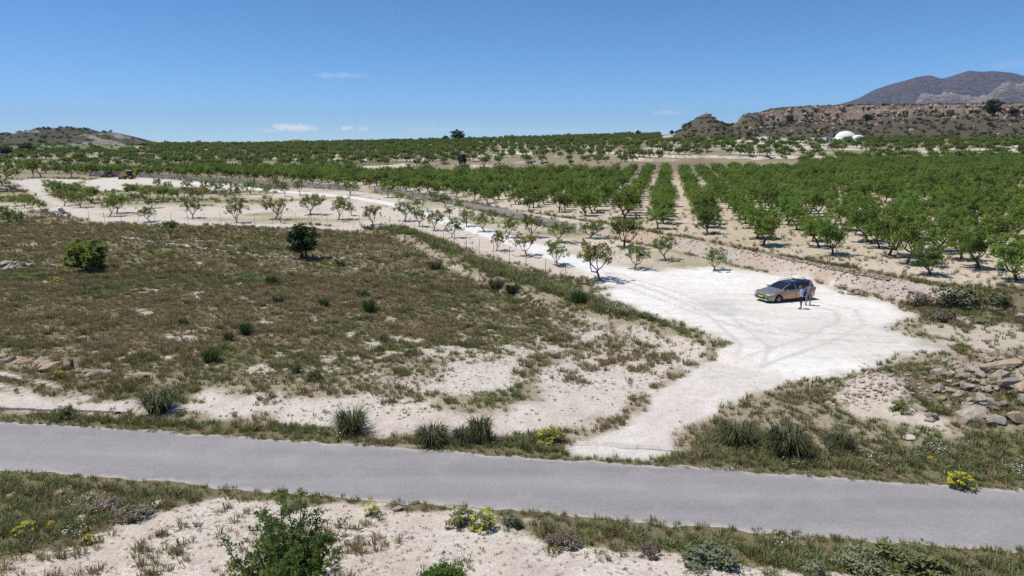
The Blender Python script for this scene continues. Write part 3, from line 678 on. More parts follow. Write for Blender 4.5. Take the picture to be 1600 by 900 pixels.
def gn_scatter(name, P, rot, scl, var, sources, label, cat=None, tilt=None):
    """one uncountable mass: meshes instanced on points"""
    me = bpy.data.meshes.new(name); n = len(P); me.vertices.add(n); me.vertices.foreach_set('co', np.asarray(P, np.float32).ravel())
    for k, v in (('rot', rot), ('scl', scl)): me.attributes.new(k, 'FLOAT', 'POINT').data.foreach_set('value', np.asarray(v, np.float32))
    me.attributes.new('var', 'INT', 'POINT').data.foreach_set('value', np.asarray(var, np.int32))
    o = link(name, me); tag(o, label, cat, kind='stuff')
    ng = bpy.data.node_groups.new(name, 'GeometryNodeTree')
    ng.interface.new_socket('Geometry', in_out='INPUT', socket_type='NodeSocketGeometry'); ng.interface.new_socket('Geometry', in_out='OUTPUT', socket_type='NodeSocketGeometry')
    N, Lk = ng.nodes, ng.links; gi = N.new('NodeGroupInput'); go = N.new('NodeGroupOutput'); jn = N.new('GeometryNodeJoinGeometry')
    def attr(k, t):
        a = N.new('GeometryNodeInputNamedAttribute'); a.data_type = t; a.inputs['Name'].default_value = k; return a.outputs['Attribute']
    cx = N.new('ShaderNodeCombineXYZ'); Lk.new(attr('rot', 'FLOAT'), cx.inputs['Z']); er = N.new('FunctionNodeEulerToRotation'); Lk.new(cx.outputs[0], er.inputs[0])
    for i, m in enumerate(sources):
        so = bpy.data.objects.new(name+'_source', m)
        oi = N.new('GeometryNodeObjectInfo'); oi.inputs['Object'].default_value = so
        cp = N.new('FunctionNodeCompare'); cp.data_type = 'INT'; cp.operation = 'EQUAL'; Lk.new(attr('var', 'INT'), cp.inputs[2]); cp.inputs[3].default_value = i
        ip = N.new('GeometryNodeInstanceOnPoints'); Lk.new(gi.outputs[0], ip.inputs['Points']); Lk.new(cp.outputs[0], ip.inputs['Selection'])
        Lk.new(oi.outputs['Geometry'], ip.inputs['Instance']); Lk.new(er.outputs[0], ip.inputs['Rotation']); Lk.new(attr('scl', 'FLOAT'), ip.inputs['Scale'])
        Lk.new(ip.outputs[0], jn.inputs[0])
    Lk.new(jn.outputs[0], go.inputs[0])
    md = o.modifiers.new('scatter', 'NODES'); md.node_group = ng
    return o
def merge(*ms):
    """trunk + crown as one mesh, for trees in the far mass"""
    bm = bmesh.new(); mats = []
    for m in ms:
        k = len(bm.faces); bm.from_mesh(m); bm.faces.ensure_lookup_table()
        for f in bm.faces[k:]: f.material_index = len(mats)
        mats.append(m.materials[0])
    me = bpy.data.meshes.new(ms[-1].name+'_tree'); bm.to_mesh(me); bm.free()
    for m in mats: me.materials.append(m)
    return me

ORD = ['first','second','third','fourth','fifth','sixth','seventh','eighth','ninth','tenth','eleventh','twelfth','thirteenth','fourteenth','fifteenth','sixteenth','seventeenth','eighteenth','nineteenth','twentieth',
       'twenty-first','twenty-second','twenty-third','twenty-fourth','twenty-fifth','twenty-sixth','twenty-seventh','twenty-eighth','twenty-ninth','thirtieth','thirty-first','thirty-second','thirty-third','thirty-fourth','thirty-fifth','thirty-sixth','thirty-seventh','thirty-eighth','thirty-ninth','fortieth']
# the mature orchard: straight rows running away from the wall
rng = np.random.default_rng(11)
DX, DY = .2195, .9756
rows = []
for r in range(-48, 40):
    e = -.58+5.44*r
    for k in range(-24, 106):
        t = 60+4.7*k+2.1*((r*7) % 5)/5
        rows.append((r, e*DY+t*DX, -e*DX+t*DY, k))
rows = np.array(rows); ox, oy = rows[:,1]+rng.normal(size=len(rows))*.18, rows[:,2]+rng.normal(size=len(rows))*.25
os_ = orchard_s(ox, oy); opx = 800+FPX*ox/np.maximum(.978*oy+2.5, 5)
back = np.where(opx < 560, 272, np.where(opx < 1250, 236+8*(fbm(ox, oy, .02, 2, 3)-.5), 300))
ok = (os_ > 4.3) & (oy > 38) & (oy < back) & (opx > -250) & (opx < 1950) & (rng.random(len(rows)) > .04+.12*sst((opx-1200)/150))
front = rows[:,0] >= -3
ok &= ~(front & (os_ < 5.5) & (opx < 1020) & (opx > 900))
OP = rows[ok]; ox, oy, opx = ox[ok], oy[ok], opx[ok]; oz = hgt(ox, oy)
osc = np.clip(rng.normal(.77, .09, len(ox)), .5, .97)*(1+.12*sst((opx-1250)/200)*sst((85-oy)/20)); orot = rng.random(len(ox))*6.28; ovar = rng.integers(0, 6, len(ox))
size = osc/oy*((opx > -20) & (opx < 1620)).astype(float)
pick = np.argsort(-size)[:290]; is_ind = np.zeros(len(ox), bool); is_ind[pick] = True
rowids = sorted(set(OP[is_ind][:,0].astype(int)), reverse=True)
vis_rows = sorted({int(OP[i,0]) for i in pick}, reverse=True)
for ri, r in enumerate(vis_rows):
    mem = [i for i in np.where(is_ind & (OP[:,0] == r))[0]]; mem.sort(key=lambda i: oy[i])
    for j, i in enumerate(mem):
        sz = 'broad' if osc[i] > .87 else ('small' if osc[i] < .70 else 'green')
        if j < 40 and ri < 40:
            lab = f"{sz} almond tree, {ORD[j]} from the front of the {ORD[ri]} orchard row from the right"
            grp = 'almond trees of the mature orchard'
        else:
            lab = 'green almond tree deep inside the rows of the mature orchard'; grp = 'almond trees deep in the mature orchard'
        place_tree('almond_tree', OT[ovar[i]], (ox[i], oy[i], oz[i]-.03), osc[i], orot[i], lab, 'almond tree', grp, osc[i]*rng.uniform(1.02,1.22))
rest = ~is_ind
gn_scatter('orchard_mass', np.stack([ox, oy, oz-.03], -1)[rest], orot[rest], osc[rest], ovar[rest], [merge(*t) for t in OT], 'mass of mature almond trees filling the orchard behind the front rows', 'orchard')
# far orchards on the terraces
n = 21000
fy = 286+(900-286)*rng.random(n)**.8; fx = (rng.random(n)*2.6-1.15)*fy
fx = np.round(fx/6.2)*6.2+rng.normal(size=n)*1.0; fy = np.round(fy/6.8)*6.8+rng.normal(size=n)*1.4
_, ui = np.unique(np.stack([np.round(fx/6.2), np.round(fy/6.8)]), axis=1, return_index=True); fx, fy = fx[ui], fy[ui]; n = len(fx)
fpx = 800+FPX*fx/(.978*fy+2.5)
dens = np.clip(.74+.35*sst((fpx-1230)/60)+2.0*(fbm(fx, fy, .009, 3, 2)-.5)+.35*sst((fy-380)/150), .02, .97)
dens *= np.where((fpx > 560) & (fpx < 1240) & (fy < 303), .02, 1)
dens *= np.where((fpx < 235) & (fy > 500), .04, 1)
dens *= np.where((fpx > 1030) & (fy > 452), 0, 1)
dens *= np.where((fpx > 1150) & (fpx < 1345) & (fy > 415), .2, 1)
keep = (rng.random(n) < dens) & (fpx > -300) & (fpx < 1950); fx, fy = fx[keep], fy[keep]; n = len(fx)
gn_scatter('far_orchards', np.stack([fx, fy, hgt(fx, fy)-.05], -1), rng.random(n)*6.28, rng.uniform(.62,1.12,n)*np.where(rng.random(n) < .05, 1.35, 1), rng.integers(0, 4, n), [merge(*t) for t in FT], 'distant almond orchards on the terraces below the skyline', 'orchard')

# young trees, surveyed one by one: base pixel, height and crown width in photo pixels, kind, label
YL = [
 (937,438,64,62,'y','young almond tree at the end of the fence beside the white yard'),
 (870,416,40,44,'g','forked young almond tree behind the last fence posts'),
 (822,399,37,44,'Y','young almond tree with orange leaves, third from the fence end'),
 (776,392,33,32,'y','yellow green young almond tree, fourth along the fence from its end'),
 (706,371,30,32,'y','yellow green young almond tree, fifth along the fence from its end'),
 (679,361,33,32,'y','open forked young almond tree, sixth along the fence from its end'),
 (655,354,29,28,'y','slender young almond tree, seventh along the fence from its end'),
 (633,345,30,34,'y','broad young almond tree right behind the fence corner brace'),
 (583,352,32,34,'y','young almond tree alone between fence corner and the next posts'),
 (529,343,37,36,'y','sparse young almond tree with twiggy left side on bare soil'),
 (549,337,19,18,'g','very small almond tree right of the twiggy one on bare soil'),
 (485,336,33,46,'y','wide low almond tree with open forked trunk on bare soil'),
 (430,342,34,40,'Y','yellowish almond tree beside the nearly leafless one'),
 (439,348,30,20,'b','nearly leafless small almond tree against the long fence'),
 (992,421,40,44,'y','young almond tree on pale soil right of the fence end tree'),
 (1040,406,40,42,'g','rounded young almond tree standing alone on pale soil'),
 (1116,423,35,42,'g','low young almond tree at the foot of the stone bank'),
 (975,387,48,60,'d','large dark green almond tree in front of the orchard edge'),
 (872,380,34,50,'g','bright green bushy almond tree across the track'),
 (922,372,28,40,'d','dark almond tree left of the large one at the orchard edge'),
 (830,371,37,38,'y','almond tree with bare lower branches across the track'),
 (793,371,32,32,'g','almond tree across the track, second left of the bright green one'),
 (757,362,30,34,'g','almond tree across the track, third left of the bright green one'),
 (729,354,27,30,'y','almond tree across the track, fourth left of the bright green one'),
 (702,342,19,22,'Y','small pale yellow almond tree across the track'),
 (719,330,19,20,'g','small almond tree against the dark boundary net'),
 (770,348,22,20,'g','small almond tree beside the boundary net, right of its neighbour'),
 (697,323,21,22,'d','dark little almond tree near the boundary net'),
 (677,315,16,22,'y','light green almond tree left of the dark little one'),
 (657,330,22,22,'g','almond tree midway between track and boundary net'),
 (638,317,11,15,'g','tiny almond tree between track and boundary net'),
 (622,316,17,20,'g','small almond tree at the bend of the white track'),
 (607,309,26,32,'g','umbrella shaped almond tree beside the boundary net'),
 (547,305,22,28,'g','round almond tree just beyond the white track'),
 (469,304,25,20,'y','upright almond tree on the near edge of the far track'),
 (446,307,24,20,'y','upright almond tree left of its twin on the far track'),
 (430,295,17,15,'y','slim pale almond tree beyond the far track'),
 (416,306,17,16,'g','small almond tree where the far track disappears'),
 (234,346,24,32,'g','leaning small almond tree at the far fence, below the orange one'),
 (301,341,30,30,'y','dense bright green almond tree on bare soil behind the fence'),
 (370,348,36,32,'y','half bare almond tree behind the far fence'),
 (311,321,30,40,'Y','broad yellowish almond tree behind the dense bright green one'),
 (237,325,15,34,'Y','orange yellow almond tree spreading above the leaning one'),
 (268,369,25,24,'d','lone small almond tree on the field side of the fence'),
 (273,315,21,20,'d','slim dark almond tree behind the orange yellow one'),
 (327,303,23,28,'g','round almond tree, leftmost of the row near the far net'),
 (345,304,20,18,'g','almond tree, second in the row near the far net'),
 (367,310,27,24,'g','almond tree, third in the row near the far net'),
 (391,304,23,24,'g','almond tree, fourth in the row near the far net'),
 (247,293,15,17,'g','small almond tree on the edge of the digger yard'),
 (262,293,10,14,'g','tiny almond tree beside the one on the digger yard edge'),
 (290,298,17,20,'g','almond tree below the right end of the digger yard'),
 (256,312,20,28,'d','dark bushy almond tree in the thicket below the digger yard'),
 (228,312,19,24,'d','dark almond tree left of the bushy one below the digger yard'),
 (205,310,22,26,'d','dark almond tree directly below the yellow digger'),
 (64,277,30,36,'g','large spreading almond tree at the corner of the far lane'),
 (52,275,25,24,'g','almond tree left of the large one at the lane corner'),
 (111,277,20,26,'g','almond tree on the far edge of the digger yard'),
 (141,274,18,20,'d','dark almond tree by the far end of the digger yard'),
 (124,272,15,18,'g','small almond tree between two others on the far yard edge'),
 (64,332,21,20,'g','almond tree by the lane, rightmost of four in a line'),
 (51,329,21,18,'g','almond tree by the lane, second from right of four'),
 (39,325,20,20,'g','almond tree by the lane, third from right of four'),
 (27,322,18,20,'g','almond tree by the lane, leftmost of four in a line'),
 (32,351,21,24,'g','almond tree nearest the field corner by the lane'),
 (17,348,23,22,'d','dark almond tree left of the one nearest the field corner'),
 (3,343,22,24,'d','dark almond tree cut by the edge of the view'),
 (172,338,32,30,'g','bare stemmed almond tree behind the far fence posts'),
 (183,333,36,38,'g','round almond tree behind the bare stemmed one'),
 (126,325,26,36,'g','almond tree leaning over the lane bend'),
 (100,322,27,28,'g','light almond tree where the lane narrows'),
 (144,317,26,32,'d','dark almond tree inside the thicket by the lane'),
 (85,300,20,28,'d','dark almond tree at the left end of the thicket'),
 (98,306,22,28,'d','dark almond tree, second in the thicket by the lane'),
 (112,310,24,30,'d','dark almond tree, third in the thicket by the lane'),
 (20,281,20,26,'g','almond tree left of the far lane corner'),
 (4,290,30,34,'g','tall almond tree at the far left edge by the lane'),
]
rr = random.Random(4)
SPEC = {'y': (YT,'young almond trees along the track'), 'g': (YT+YD,'young almond trees along the track'), 'Y': (YY,'young almond trees along the track'), 'd': (YD,'young almond trees along the track'), 'b': (YB,'young almond trees along the track')}
GM = {}
for i in range(5):                                           # greener copies of the young shapes
    c = YT[i][1].copy(); c.materials.clear(); c.materials.append(M['leaf_mid']); GM[i] = (YT[i][0], c)
for px, py, hp, wp, kd, lab in YL:
    p = G(px, py); s = scale_at(p.y, p.z); h = hp/s; w = wp/s
    mt = {'y': YT[rr.randrange(5)], 'g': GM[rr.randrange(5)], 'Y': YY[rr.randrange(2)], 'd': YD[rr.randrange(3)], 'b': YB[0]}[kd]
    place_tree('young_almond_tree', mt, (p.x, p.y, p.z-.02), w/3.4, rr.random()*6.28, lab, 'almond tree', 'young almond trees along the track', h/3.0)

# fig-like round tree, dense dark tree and the almond tree right below the camera
def round_tree(name, seed, H, W, clumps, per, L, Wd, leaf, low=.12, rad=(.3,.55), trunks=3, round_=.5):
    rng = np.random.default_rng(seed); mb = MB()
    for i in range(trunks):
        a = 6.28*i/trunks+rng.random(); e = (W*.25*math.cos(a), W*.25*math.sin(a), H*.6); P = branch(mb, rng, (0,0,-.2), e, .14, .05, .1, 5, 6)
        for j in range(3): branch(mb, rng, P[3], (e[0]*1.5+rng.normal()*.3, e[1]*1.5+rng.normal()*.3, H*rng.uniform(.55,.85)), .05, .015, 0, 3, 4)
    d = rng.normal(size=(clumps,3)); d /= np.linalg.norm(d, axis=1)[:,None]; q = (rng.random(clumps)**.33)[:,None]
    lob = (1+.20*np.sin(2.3*d[:,0]*3+seed)+.16*np.sin(4*d[:,2]*2+d[:,1]*5)+.14*rng.normal(size=clumps)*(rng.random(clumps) < .3))[:,None]
    C = d*q*lob*np.array([W*.45,W*.45,H*(1-low)*.48])+np.array([0,0,H*(low+(1-low)*round_)])
    V, F, lv = leaves(rng, C, rng.uniform(*rad, clumps), per, L, Wd)
    return mb.mesh(name+'_trunk', M['bark'], True), np_mesh(name+'_crown', V, F, leaf, False, {'lv': lv})
p = G(138,424); place_tree('fig_tree', round_tree('fig', 5, 2.9, 3.9, 130, 44, .13, .085, M['leaf_mid'], .0, (.2,.5)), p, 62/scale_at(p.y)/3.9, 0, 'round bright green bushy tree alone in the scrub field', 'tree')
p = G(474,405); place_tree('dark_tree', round_tree('carob', 9, 3.6, 3.0, 130, 44, .13, .06, M['leaf_dark'], .06, (.2,.5), 3, .58), p, 47/scale_at(p.y)/3.0, 0, 'dense dark green tree standing near the middle of the field', 'tree', sz=52/scale_at(p.y)/3.6)
def near_tree(seed, H, shoots, spread, name):
    """tree of upright leafy shoots, seen from above at close range"""
    rng = np.random.default_rng(seed); mb = MB(); C = []; Rd = []
    mb.tube([(0,0,-.3),(0,0,.1),(.03,.02,.6)], [.12,.10,.08], 8)
    for i in range(shoots):
        a = 6.28*i/shoots+rng.normal()*.3; r = spread*rng.uniform(.25,1.0)**.7; tall = rng.uniform(.62,1.0)*(1-.28*r/spread)
        if i % 7 == 0: tall, r = rng.uniform(.93,1.0), r*.6
        e = Vector((r*math.cos(a), r*math.sin(a), H*tall)); P = branch(mb, rng, (.03,.02,.55), e, .04, .008, .10, 8, 5)
        for k in range(2, 8):
            for _ in range(9 if k < 5 else 5):
                q = P[k]+Vector(rng.normal(size=3))*(.045+.11*(1-k/8)); C.append(tuple(q)); Rd.append(rng.uniform(.07,.15))
        for k in range(3, 7):
            if rng.random() < .75:
                q = P[k]+Vector((rng.normal()*.26, rng.normal()*.26, abs(rng.normal())*.14)); branch(mb, rng, P[k], q, .012, .004, 0, 3, 3)
                for t in (.4,.7,1.0): C.append(tuple(P[k].lerp(q, t))); Rd.append(rng.uniform(.06,.11))
    V, F, lv = leaves(rng, np.array(C), np.array(Rd), 13, .044, .019, up=.2, flatten=1.0)
    return mb.mesh(name+'_trunk', M['bark_pale'], True), np_mesh(name+'_crown', V, F, M['leaf_near'], False, {'lv': lv})
zt = float(hgt(np.array([-5.6]), np.array([15.2]))[0])
place_tree('near_almond_tree', near_tree(3, 3.1, 28, 1.75, 'near'), (-5.6, 15.2, zt), 1, .4, 'leafy young almond tree with upright shoots in the near foreground', 'almond tree')
zt = float(hgt(np.array([-1.85]), np.array([15.9]))[0])
place_tree('near_shoot', near_tree(8, .7, 9, .5, 'shoot'), (-1.85, 15.9, zt), 1, 0, 'leafy shoot tips just showing at the bottom of the view', 'shrub')

# dark pines and oaks on the skyline and among the fields
PN = [round_tree('pine', 20+i, 6.0, 6.0, 90, 40, .30, .10, M['leaf_pine'], .15, (.5,.9), 2, .52) for i in range(3)]
for px, py, hp, wp, lab in [
 (718,219,17,21,'dark umbrella shaped pine on the skyline above the orchards'),(701,219,9,10,'small dark tree left of the skyline pine'),(722,258,18,16,'dark grey green bush standing in the brown ploughed strip'),
 (1060,207,17,13,'dark upright pine at the foot of the small knoll'),(988,211,9,9,'small round tree on the skyline left of the knoll'),(1038,209,7,7,'tiny round tree between skyline tree and knoll pine'),
 (42,240,17,26,'dark oak on the edge of the pale green field'),(9,243,15,22,'dark oak cut by the left edge near the green field'),(97,237,7,18,'low dark bush in the pale green field'),
 (152,236,9,14,'dark bush at the right end of the green field'),(228,229,6,12,'dark flat bush on the skyline beside the rocky hill'),(1308,216,9,12,'dark bush in front of the white domes'),(1120,217,9,10,'green tree below the small knoll'),
 (1232,214,8,11,'dark bush behind the white wall by the domes'),(1170,216,11,10,'dark tree left of the small white building')]:
    u = (px-800)/FPX
    p = G(px, py)
    if p.y > 1000 or p.y < 5: p = Vector((u*735, 735*.978, 0)); p.z = float(hgt(np.array([p.x]), np.array([p.y]))[0])
    s = scale_at(p.y, p.z); place_tree('dark_tree', PN[rr.randrange(3)], (p.x, p.y, p.z-.3), wp/s/6.0, rr.random()*6, lab, 'tree', 'dark trees and bushes in the distance', hp/s/6.0)
MES = f_mesa
def mesa_pt(px, py):
    u, v = (px-800)/FPX, (py-450)/FPX; t = np.linspace(460, 760, 900); X = u*t; Y = (CP-v*SP)*t; z = CAM_H+(-SP-v*CP)*t
    h = f_mesa(X, Y)[0]; b = z < h; k = int(np.argmax(b)) if b.any() else 899
    return Vector((X[k], Y[k], float(h[k])))
for px, py, hp, wp, lab in [(1550,182,26,30,'big dark oak growing out of the mesa cliff'),(1355,187,9,18,'dark bush at the foot of the mesa cliff'),(1582,178,9,16,'small bush right of the big cliff oak'),(1234,192,9,12,'bush on the slope below the mesa cliff')]:
    p = mesa_pt(px, py); s = scale_at(p.y, p.z); place_tree('cliff_tree', PN[rr.randrange(3)], (p.x, p.y-.5, p.z-.5), wp/s/6.0, rr.random()*6, lab, 'tree', 'trees on the mesa', hp/s/6.0)
def rock_mesh0(seed, d, mat, n=15, name='stone'):
    """angular lump: convex hull of jittered points in a box d"""
    rng = np.random.default_rng(seed); bm = bmesh.new()
    p = rng.normal(size=(n,3)); p /= np.abs(p).max(1)[:,None]**.75; p = p*rng.uniform(.78,1.0,(n,1))
    for q in p: bm.verts.new((q[0]*d[0]/2, q[1]*d[1]/2, q[2]*d[2]/2))
    r = bmesh.ops.convex_hull(bm, input=bm.verts); bmesh.ops.delete(bm, geom=list({g for g in r['geom_interior']+r['geom_unused'] if isinstance(g, bmesh.types.BMVert)}), context='VERTS')
    me = bpy.data.meshes.new(name); bm.to_mesh(me); bm.free(); me.materials.append(mat); return me
rock_mesh = rock_mesh0
# scrub over the mesa and the hill: one mass of low bushes
SB = [np_mesh('scrub', *(lambda a: (a[0], a[1]))(leaves(np.random.default_rng(40+i), np.random.default_rng(50+i).normal(size=(9,3))*np.array([.45,.45,.22])+np.array([0,0,.45]), np.full(9,.5), 12, .22, .12)), m) for i, m in enumerate([M['leaf_pine'], M['shrub_grey'], M['leaf_dark'], M['shrub_brown']])]
n = 5200; sx = rng.uniform(130, 900, n); sy = rng.uniform(462, 680, n); sz, srk = f_mesa(sx, sy); k = (rng.random(n) > srk) & (sx < sy*1.1) & ((sy < 572) | (rng.random(n) < .5))
n2 = 2600; hx = rng.uniform(-1700, -620, n2); hy = rng.uniform(935, 1180, n2); hz, hrk = f_hill(hx, hy); k2 = (rng.random(n2) > hrk) & (hz > 3)
SPt = np.concatenate([np.stack([sx, sy, sz-.1], -1)[k], np.stack([hx, hy, hz-.1], -1)[k2]]); n = len(SPt)
bn = 2600; bx = rng.uniform(160, 760, bn); by = rng.uniform(475, 585, bn); bz, brk = f_mesa(bx, by); kk = (rng.random(bn) < .25+brk+.5*sst((by-510)/50)) & (bx < by*1.1)
bn = 620; cx = rng.uniform(205, 800, bn); cw = 26*(fbm(cx, cx*0, .012, 4, 5)-.5)+9*(ridged(cx, cx*0, .05, 3, 6)-.5)+6*(np.floor(3*vn(cx*.17, cx*0, 3))/3-.5)
cy = 566+cw+rng.uniform(-7, 3.5, bn); cz, crk = f_mesa(cx, cy); kc = crk > .25
BLD = [rock_mesh0(700+i, (1,.9,.7), M[k]) for i, k in enumerate(['stone','stone_tan','stone_grey'])]
nb, nc = int(kk.sum()), int(kc.sum()); BLD.append(rock_mesh0(720, (1,.8,.9), M['cliff'], 22)); BLD.append(rock_mesh0(721, (1,.8,.8), M['cliff'], 18))
gn_scatter('mesa_boulders', np.concatenate([np.stack([bx, by, bz], -1)[kk], np.stack([cx, cy, cz-.6], -1)[kc]]), rng.random(nb+nc)*6.28, np.concatenate([.7+3.0*rng.random(nb)**3, 2.2+3.2*rng.random(nc)**1.5]), np.concatenate([rng.integers(0,3,nb), rng.integers(3,5,nc)]), BLD, 'fallen boulders strewn over the slope of the mesa', 'boulders')
gn_scatter('hill_scrub', SPt, rng.random(n)*6.28, rng.uniform(.6,2.0,n)*np.where(SPt[:,0] < 0, 1.7, np.where(SPt[:,1] > 572, .55, 1)), rng.integers(0,4,n), SB, 'low dark scrub dotted over the mesa and the rocky hill', 'scrub')

# ------------------------------------------------------------------ grasses, weeds, stones on the ground (uncountable)
def tuft(seed, blades, h, spread, w, mat, curl=.5, extra=None):
    rng = np.random.default_rng(seed); a = rng.random(blades)*6.28; r = spread*.35*np.sqrt(rng.random(blades)); hh = h*rng.uniform(.5,1.1,blades); out = spread*rng.uniform(.25,1.0,blades)
    ca, sa = np.cos(a), np.sin(a); px, py = r*ca, r*sa; a2 = rng.random(blades)*6.28; wx, wy = np.cos(a2)*w, np.sin(a2)*w; z0 = np.zeros(blades)-.02
    mid = np.stack([px+ca*out*.35, py+sa*out*.35, hh*.65], -1); tip = np.stack([px+ca*out, py+sa*out, hh*(1-curl*rng.random(blades)*.6)], -1)
    W3 = np.stack([wx, wy, z0*0], -1); B = np.stack([px, py, z0], -1)
    V = np.stack([B-W3, B+W3, mid+W3*.8, tip, mid-W3*.8], 1).reshape(-1,3); i = np.arange(blades)*5
    F = np.concatenate([np.stack([i, i+1, i+2, i+4], -1), np.stack([i+4, i+2, i+3, i+3], -1)])
    lv = np.repeat(rng.random(blades), 5)
    F3 = np.concatenate([np.stack([i, i+1, i+2], -1), np.stack([i, i+2, i+4], -1), np.stack([i+4, i+2, i+3], -1)])
    me = np_mesh('tuft', V, F3, mat, False, {'lv': lv})
    if extra:                                                # small flower heads on top
        m2, k, s = extra; V2, Fa, l2 = leaves(rng, tip[:k]+np.array([0,0,.01]), np.full(k, s*.6), 3, s, s, up=1.0)
        fm = np_mesh('fl', V2, Fa, m2, False, {'lv': l2}); bm = bmesh.new(); bm.from_mesh(me); q = len(bm.faces); bm.from_mesh(fm); bm.faces.ensure_lookup_table()
        for f in bm.faces[q:]: f.material_index = 1
        bm.to_mesh(me); bm.free(); me.materials.append(m2)
    return me
TUF = [tuft(1, 22, .30, .26, .010, M['g_brown']), tuft(2, 22, .32, .24, .010, M['g_brown']), tuft(3, 24, .28, .25, .011, M['g_olive']), tuft(4, 22, .34, .24, .010, M['g_olive']),
       tuft(5, 24, .26, .26, .012, M['g_green']), tuft(6, 20, .20, .24, .012, M['g_green']), tuft(7, 20, .34, .20, .008, M['g_straw']), tuft(8, 22, .28, .25, .011, M['g_green'], extra=(M['white_fl'], 9, .018)),
       tuft(9, 14, .10, .11, .008, M['g_brown']), tuft(10, 14, .09, .12, .009, M['g_olive'])]
bands = [(13.6, 30, -30, 30, 32), (30, 45, -42, 42, 30), (45, 64, -58, 46, 22.0), (64, 112, -100, 40, 7.5), (112, 235, -200, 30, .7)]
P_, S_, V_ = [], [], []
for y0, y1, x0, x1, dn_ in bands:
    n = int((y1-y0)*(x1-x0)*dn_); X = rng.uniform(x0, x1, n); Y = rng.uniform(y0, y1, n)
    k = np.abs(X) < Y*.9+4; X, Y = X[k], Y[k]; n = len(X)
    z, col, veg, kind, s, dr, dn = zones(X, Y)
    offroad = (dr > -.10) | (dn > -.12)
    clump = fbm(X, Y, .9, 3, 12); pr = veg**1.6*(.25+1.5*sst((clump-.3)/.4)); pr = np.where(kind == 9, np.minimum(1, .30+.75*veg*sst((clump-.22)/.3)), pr); pr = np.where(kind == 4, veg**1.3*(.75+.4*sst((clump-.3)/.4)), pr)
    pr = np.where(np.isin(kind, [12]), np.maximum(pr, .05+.5*veg**1.5), pr); pr = np.where(np.isin(kind, [13,14,15,8]), pr*.3, pr); pr = np.where(kind == 1, pr*.6, pr); pr = np.where(kind == 11, pr*.25, pr)
    keep = (rng.random(n) < pr) & offroad; X, Y, z, veg, kind, dr, dn, clump = (a[keep] for a in (X, Y, z, veg, kind, dr, dn, clump)); n = len(X)
    hue = fbm(X, Y, .18, 3, 14)+.14*rng.normal(size=n); u = rng.random(n)
    hue = np.where(kind == 4, hue-.07, hue); v = np.where(hue < .46, rng.integers(0,2,n), np.where(hue < .60, rng.integers(2,4,n), rng.integers(4,6,n)))
    verge = kind == 9; v = np.where(verge & (u < .68), rng.choice([4,5,4,5,3], n), v); v = np.where(verge & (u > .84), 6, v)
    pr_ = None; v = np.where((kind == 10) & (u < .3), rng.choice([2,3,6], n), v)
    v = np.where((kind == 1) | (kind == 3), rng.choice([6,3,2,4], n), v)
    tiny = (veg < .40) & np.isin(kind, [3,5,8,12,13,14,4]); v = np.where(tiny, rng.integers(8,10,n), v)
    fl = verge & (fbm(X, Y, .35, 2, 15) > .66) & (rng.random(n) < .2); v = np.where(fl, 7, v)
    sc = rng.uniform(.55,1.15,n)*(1+.012*np.clip(Y-28, 0, 60))*np.where(Y > 112, 1.7, 1)*np.where(verge, 1.2, 1)*np.where(kind == 4, .72+.55*sst((clump-.5)/.3), 1.0)
    sc = np.where(verge & (np.minimum(np.abs(dr), np.abs(dn)) < .5), sc*.6, sc); sc = np.where((kind == 9) & (dr > 8), sc*1.35, sc)
    P_.append(np.stack([X, Y, z-.01], -1)); S_.append(sc); V_.append(v)
P_, S_, V_ = np.concatenate(P_), np.concatenate(S_), np.concatenate(V_)
print('TUFTS', len(P_))
gn_scatter('wild_grass', P_, rng.random(len(P_))*6.28, S_, V_, TUF, 'dry and green wild grasses covering field, banks and verges', 'grass')

PB = [rock_mesh(60+i, (1,.8,.6), m, 12, 'pebble') for i, m in enumerate([M['stone_pale'], M['stone_pale'], M['stone'], M['stone_tan']])]
PX, PY, PS = [], [], []
def peb(n, x0, x1, y0, y1, lo, hi, cond):
    X = rng.uniform(x0, x1, n); Y = rng.uniform(y0, y1, n); z, col, veg, kind, s, dr, dn = zones(X, Y)
    k = cond(X, Y, veg, kind, s, dr, dn); PX.append(np.stack([X, Y, z], -1)[k]); PS.append((lo+(hi-lo)*rng.random(n)**3)[k])
peb(4500, -18, 18, 13.6, 26, .015, .13, lambda X,Y,v,k,s,dr,dn: (k == 12) & (dn > .3))
peb(9000, -40, 32, 26, 60, .04, .22, lambda X,Y,v,k,s,dr,dn: np.isin(k, [5,10]) & (dr > .6))
peb(2500, 5, 40, 26, 64, .02, .10, lambda X,Y,v,k,s,dr,dn: np.isin(k, [13,14]))
peb(26000, 10, 40, 48, 92, .06, .30, lambda X,Y,v,k,s,dr,dn: (k == 11))
peb(6000, 20, 75, 50, 95, .06, .25, lambda X,Y,v,k,s,dr,dn: (k == 1) & (s > 1.5))
peb(5200, 13, 24, 29, 38, .03, .30, lambda X,Y,v,k,s,dr,dn: poly_sd(X, Y, Z_CHK) > -.4)
PX = np.concatenate(PX); PS = np.concatenate(PS); n = len(PX)
gn_scatter('loose_stones', PX, rng.random(n)*6.28, PS, rng.integers(0,4,n), PB, 'small loose stones scattered over bare chalk ground and banks', 'stones')

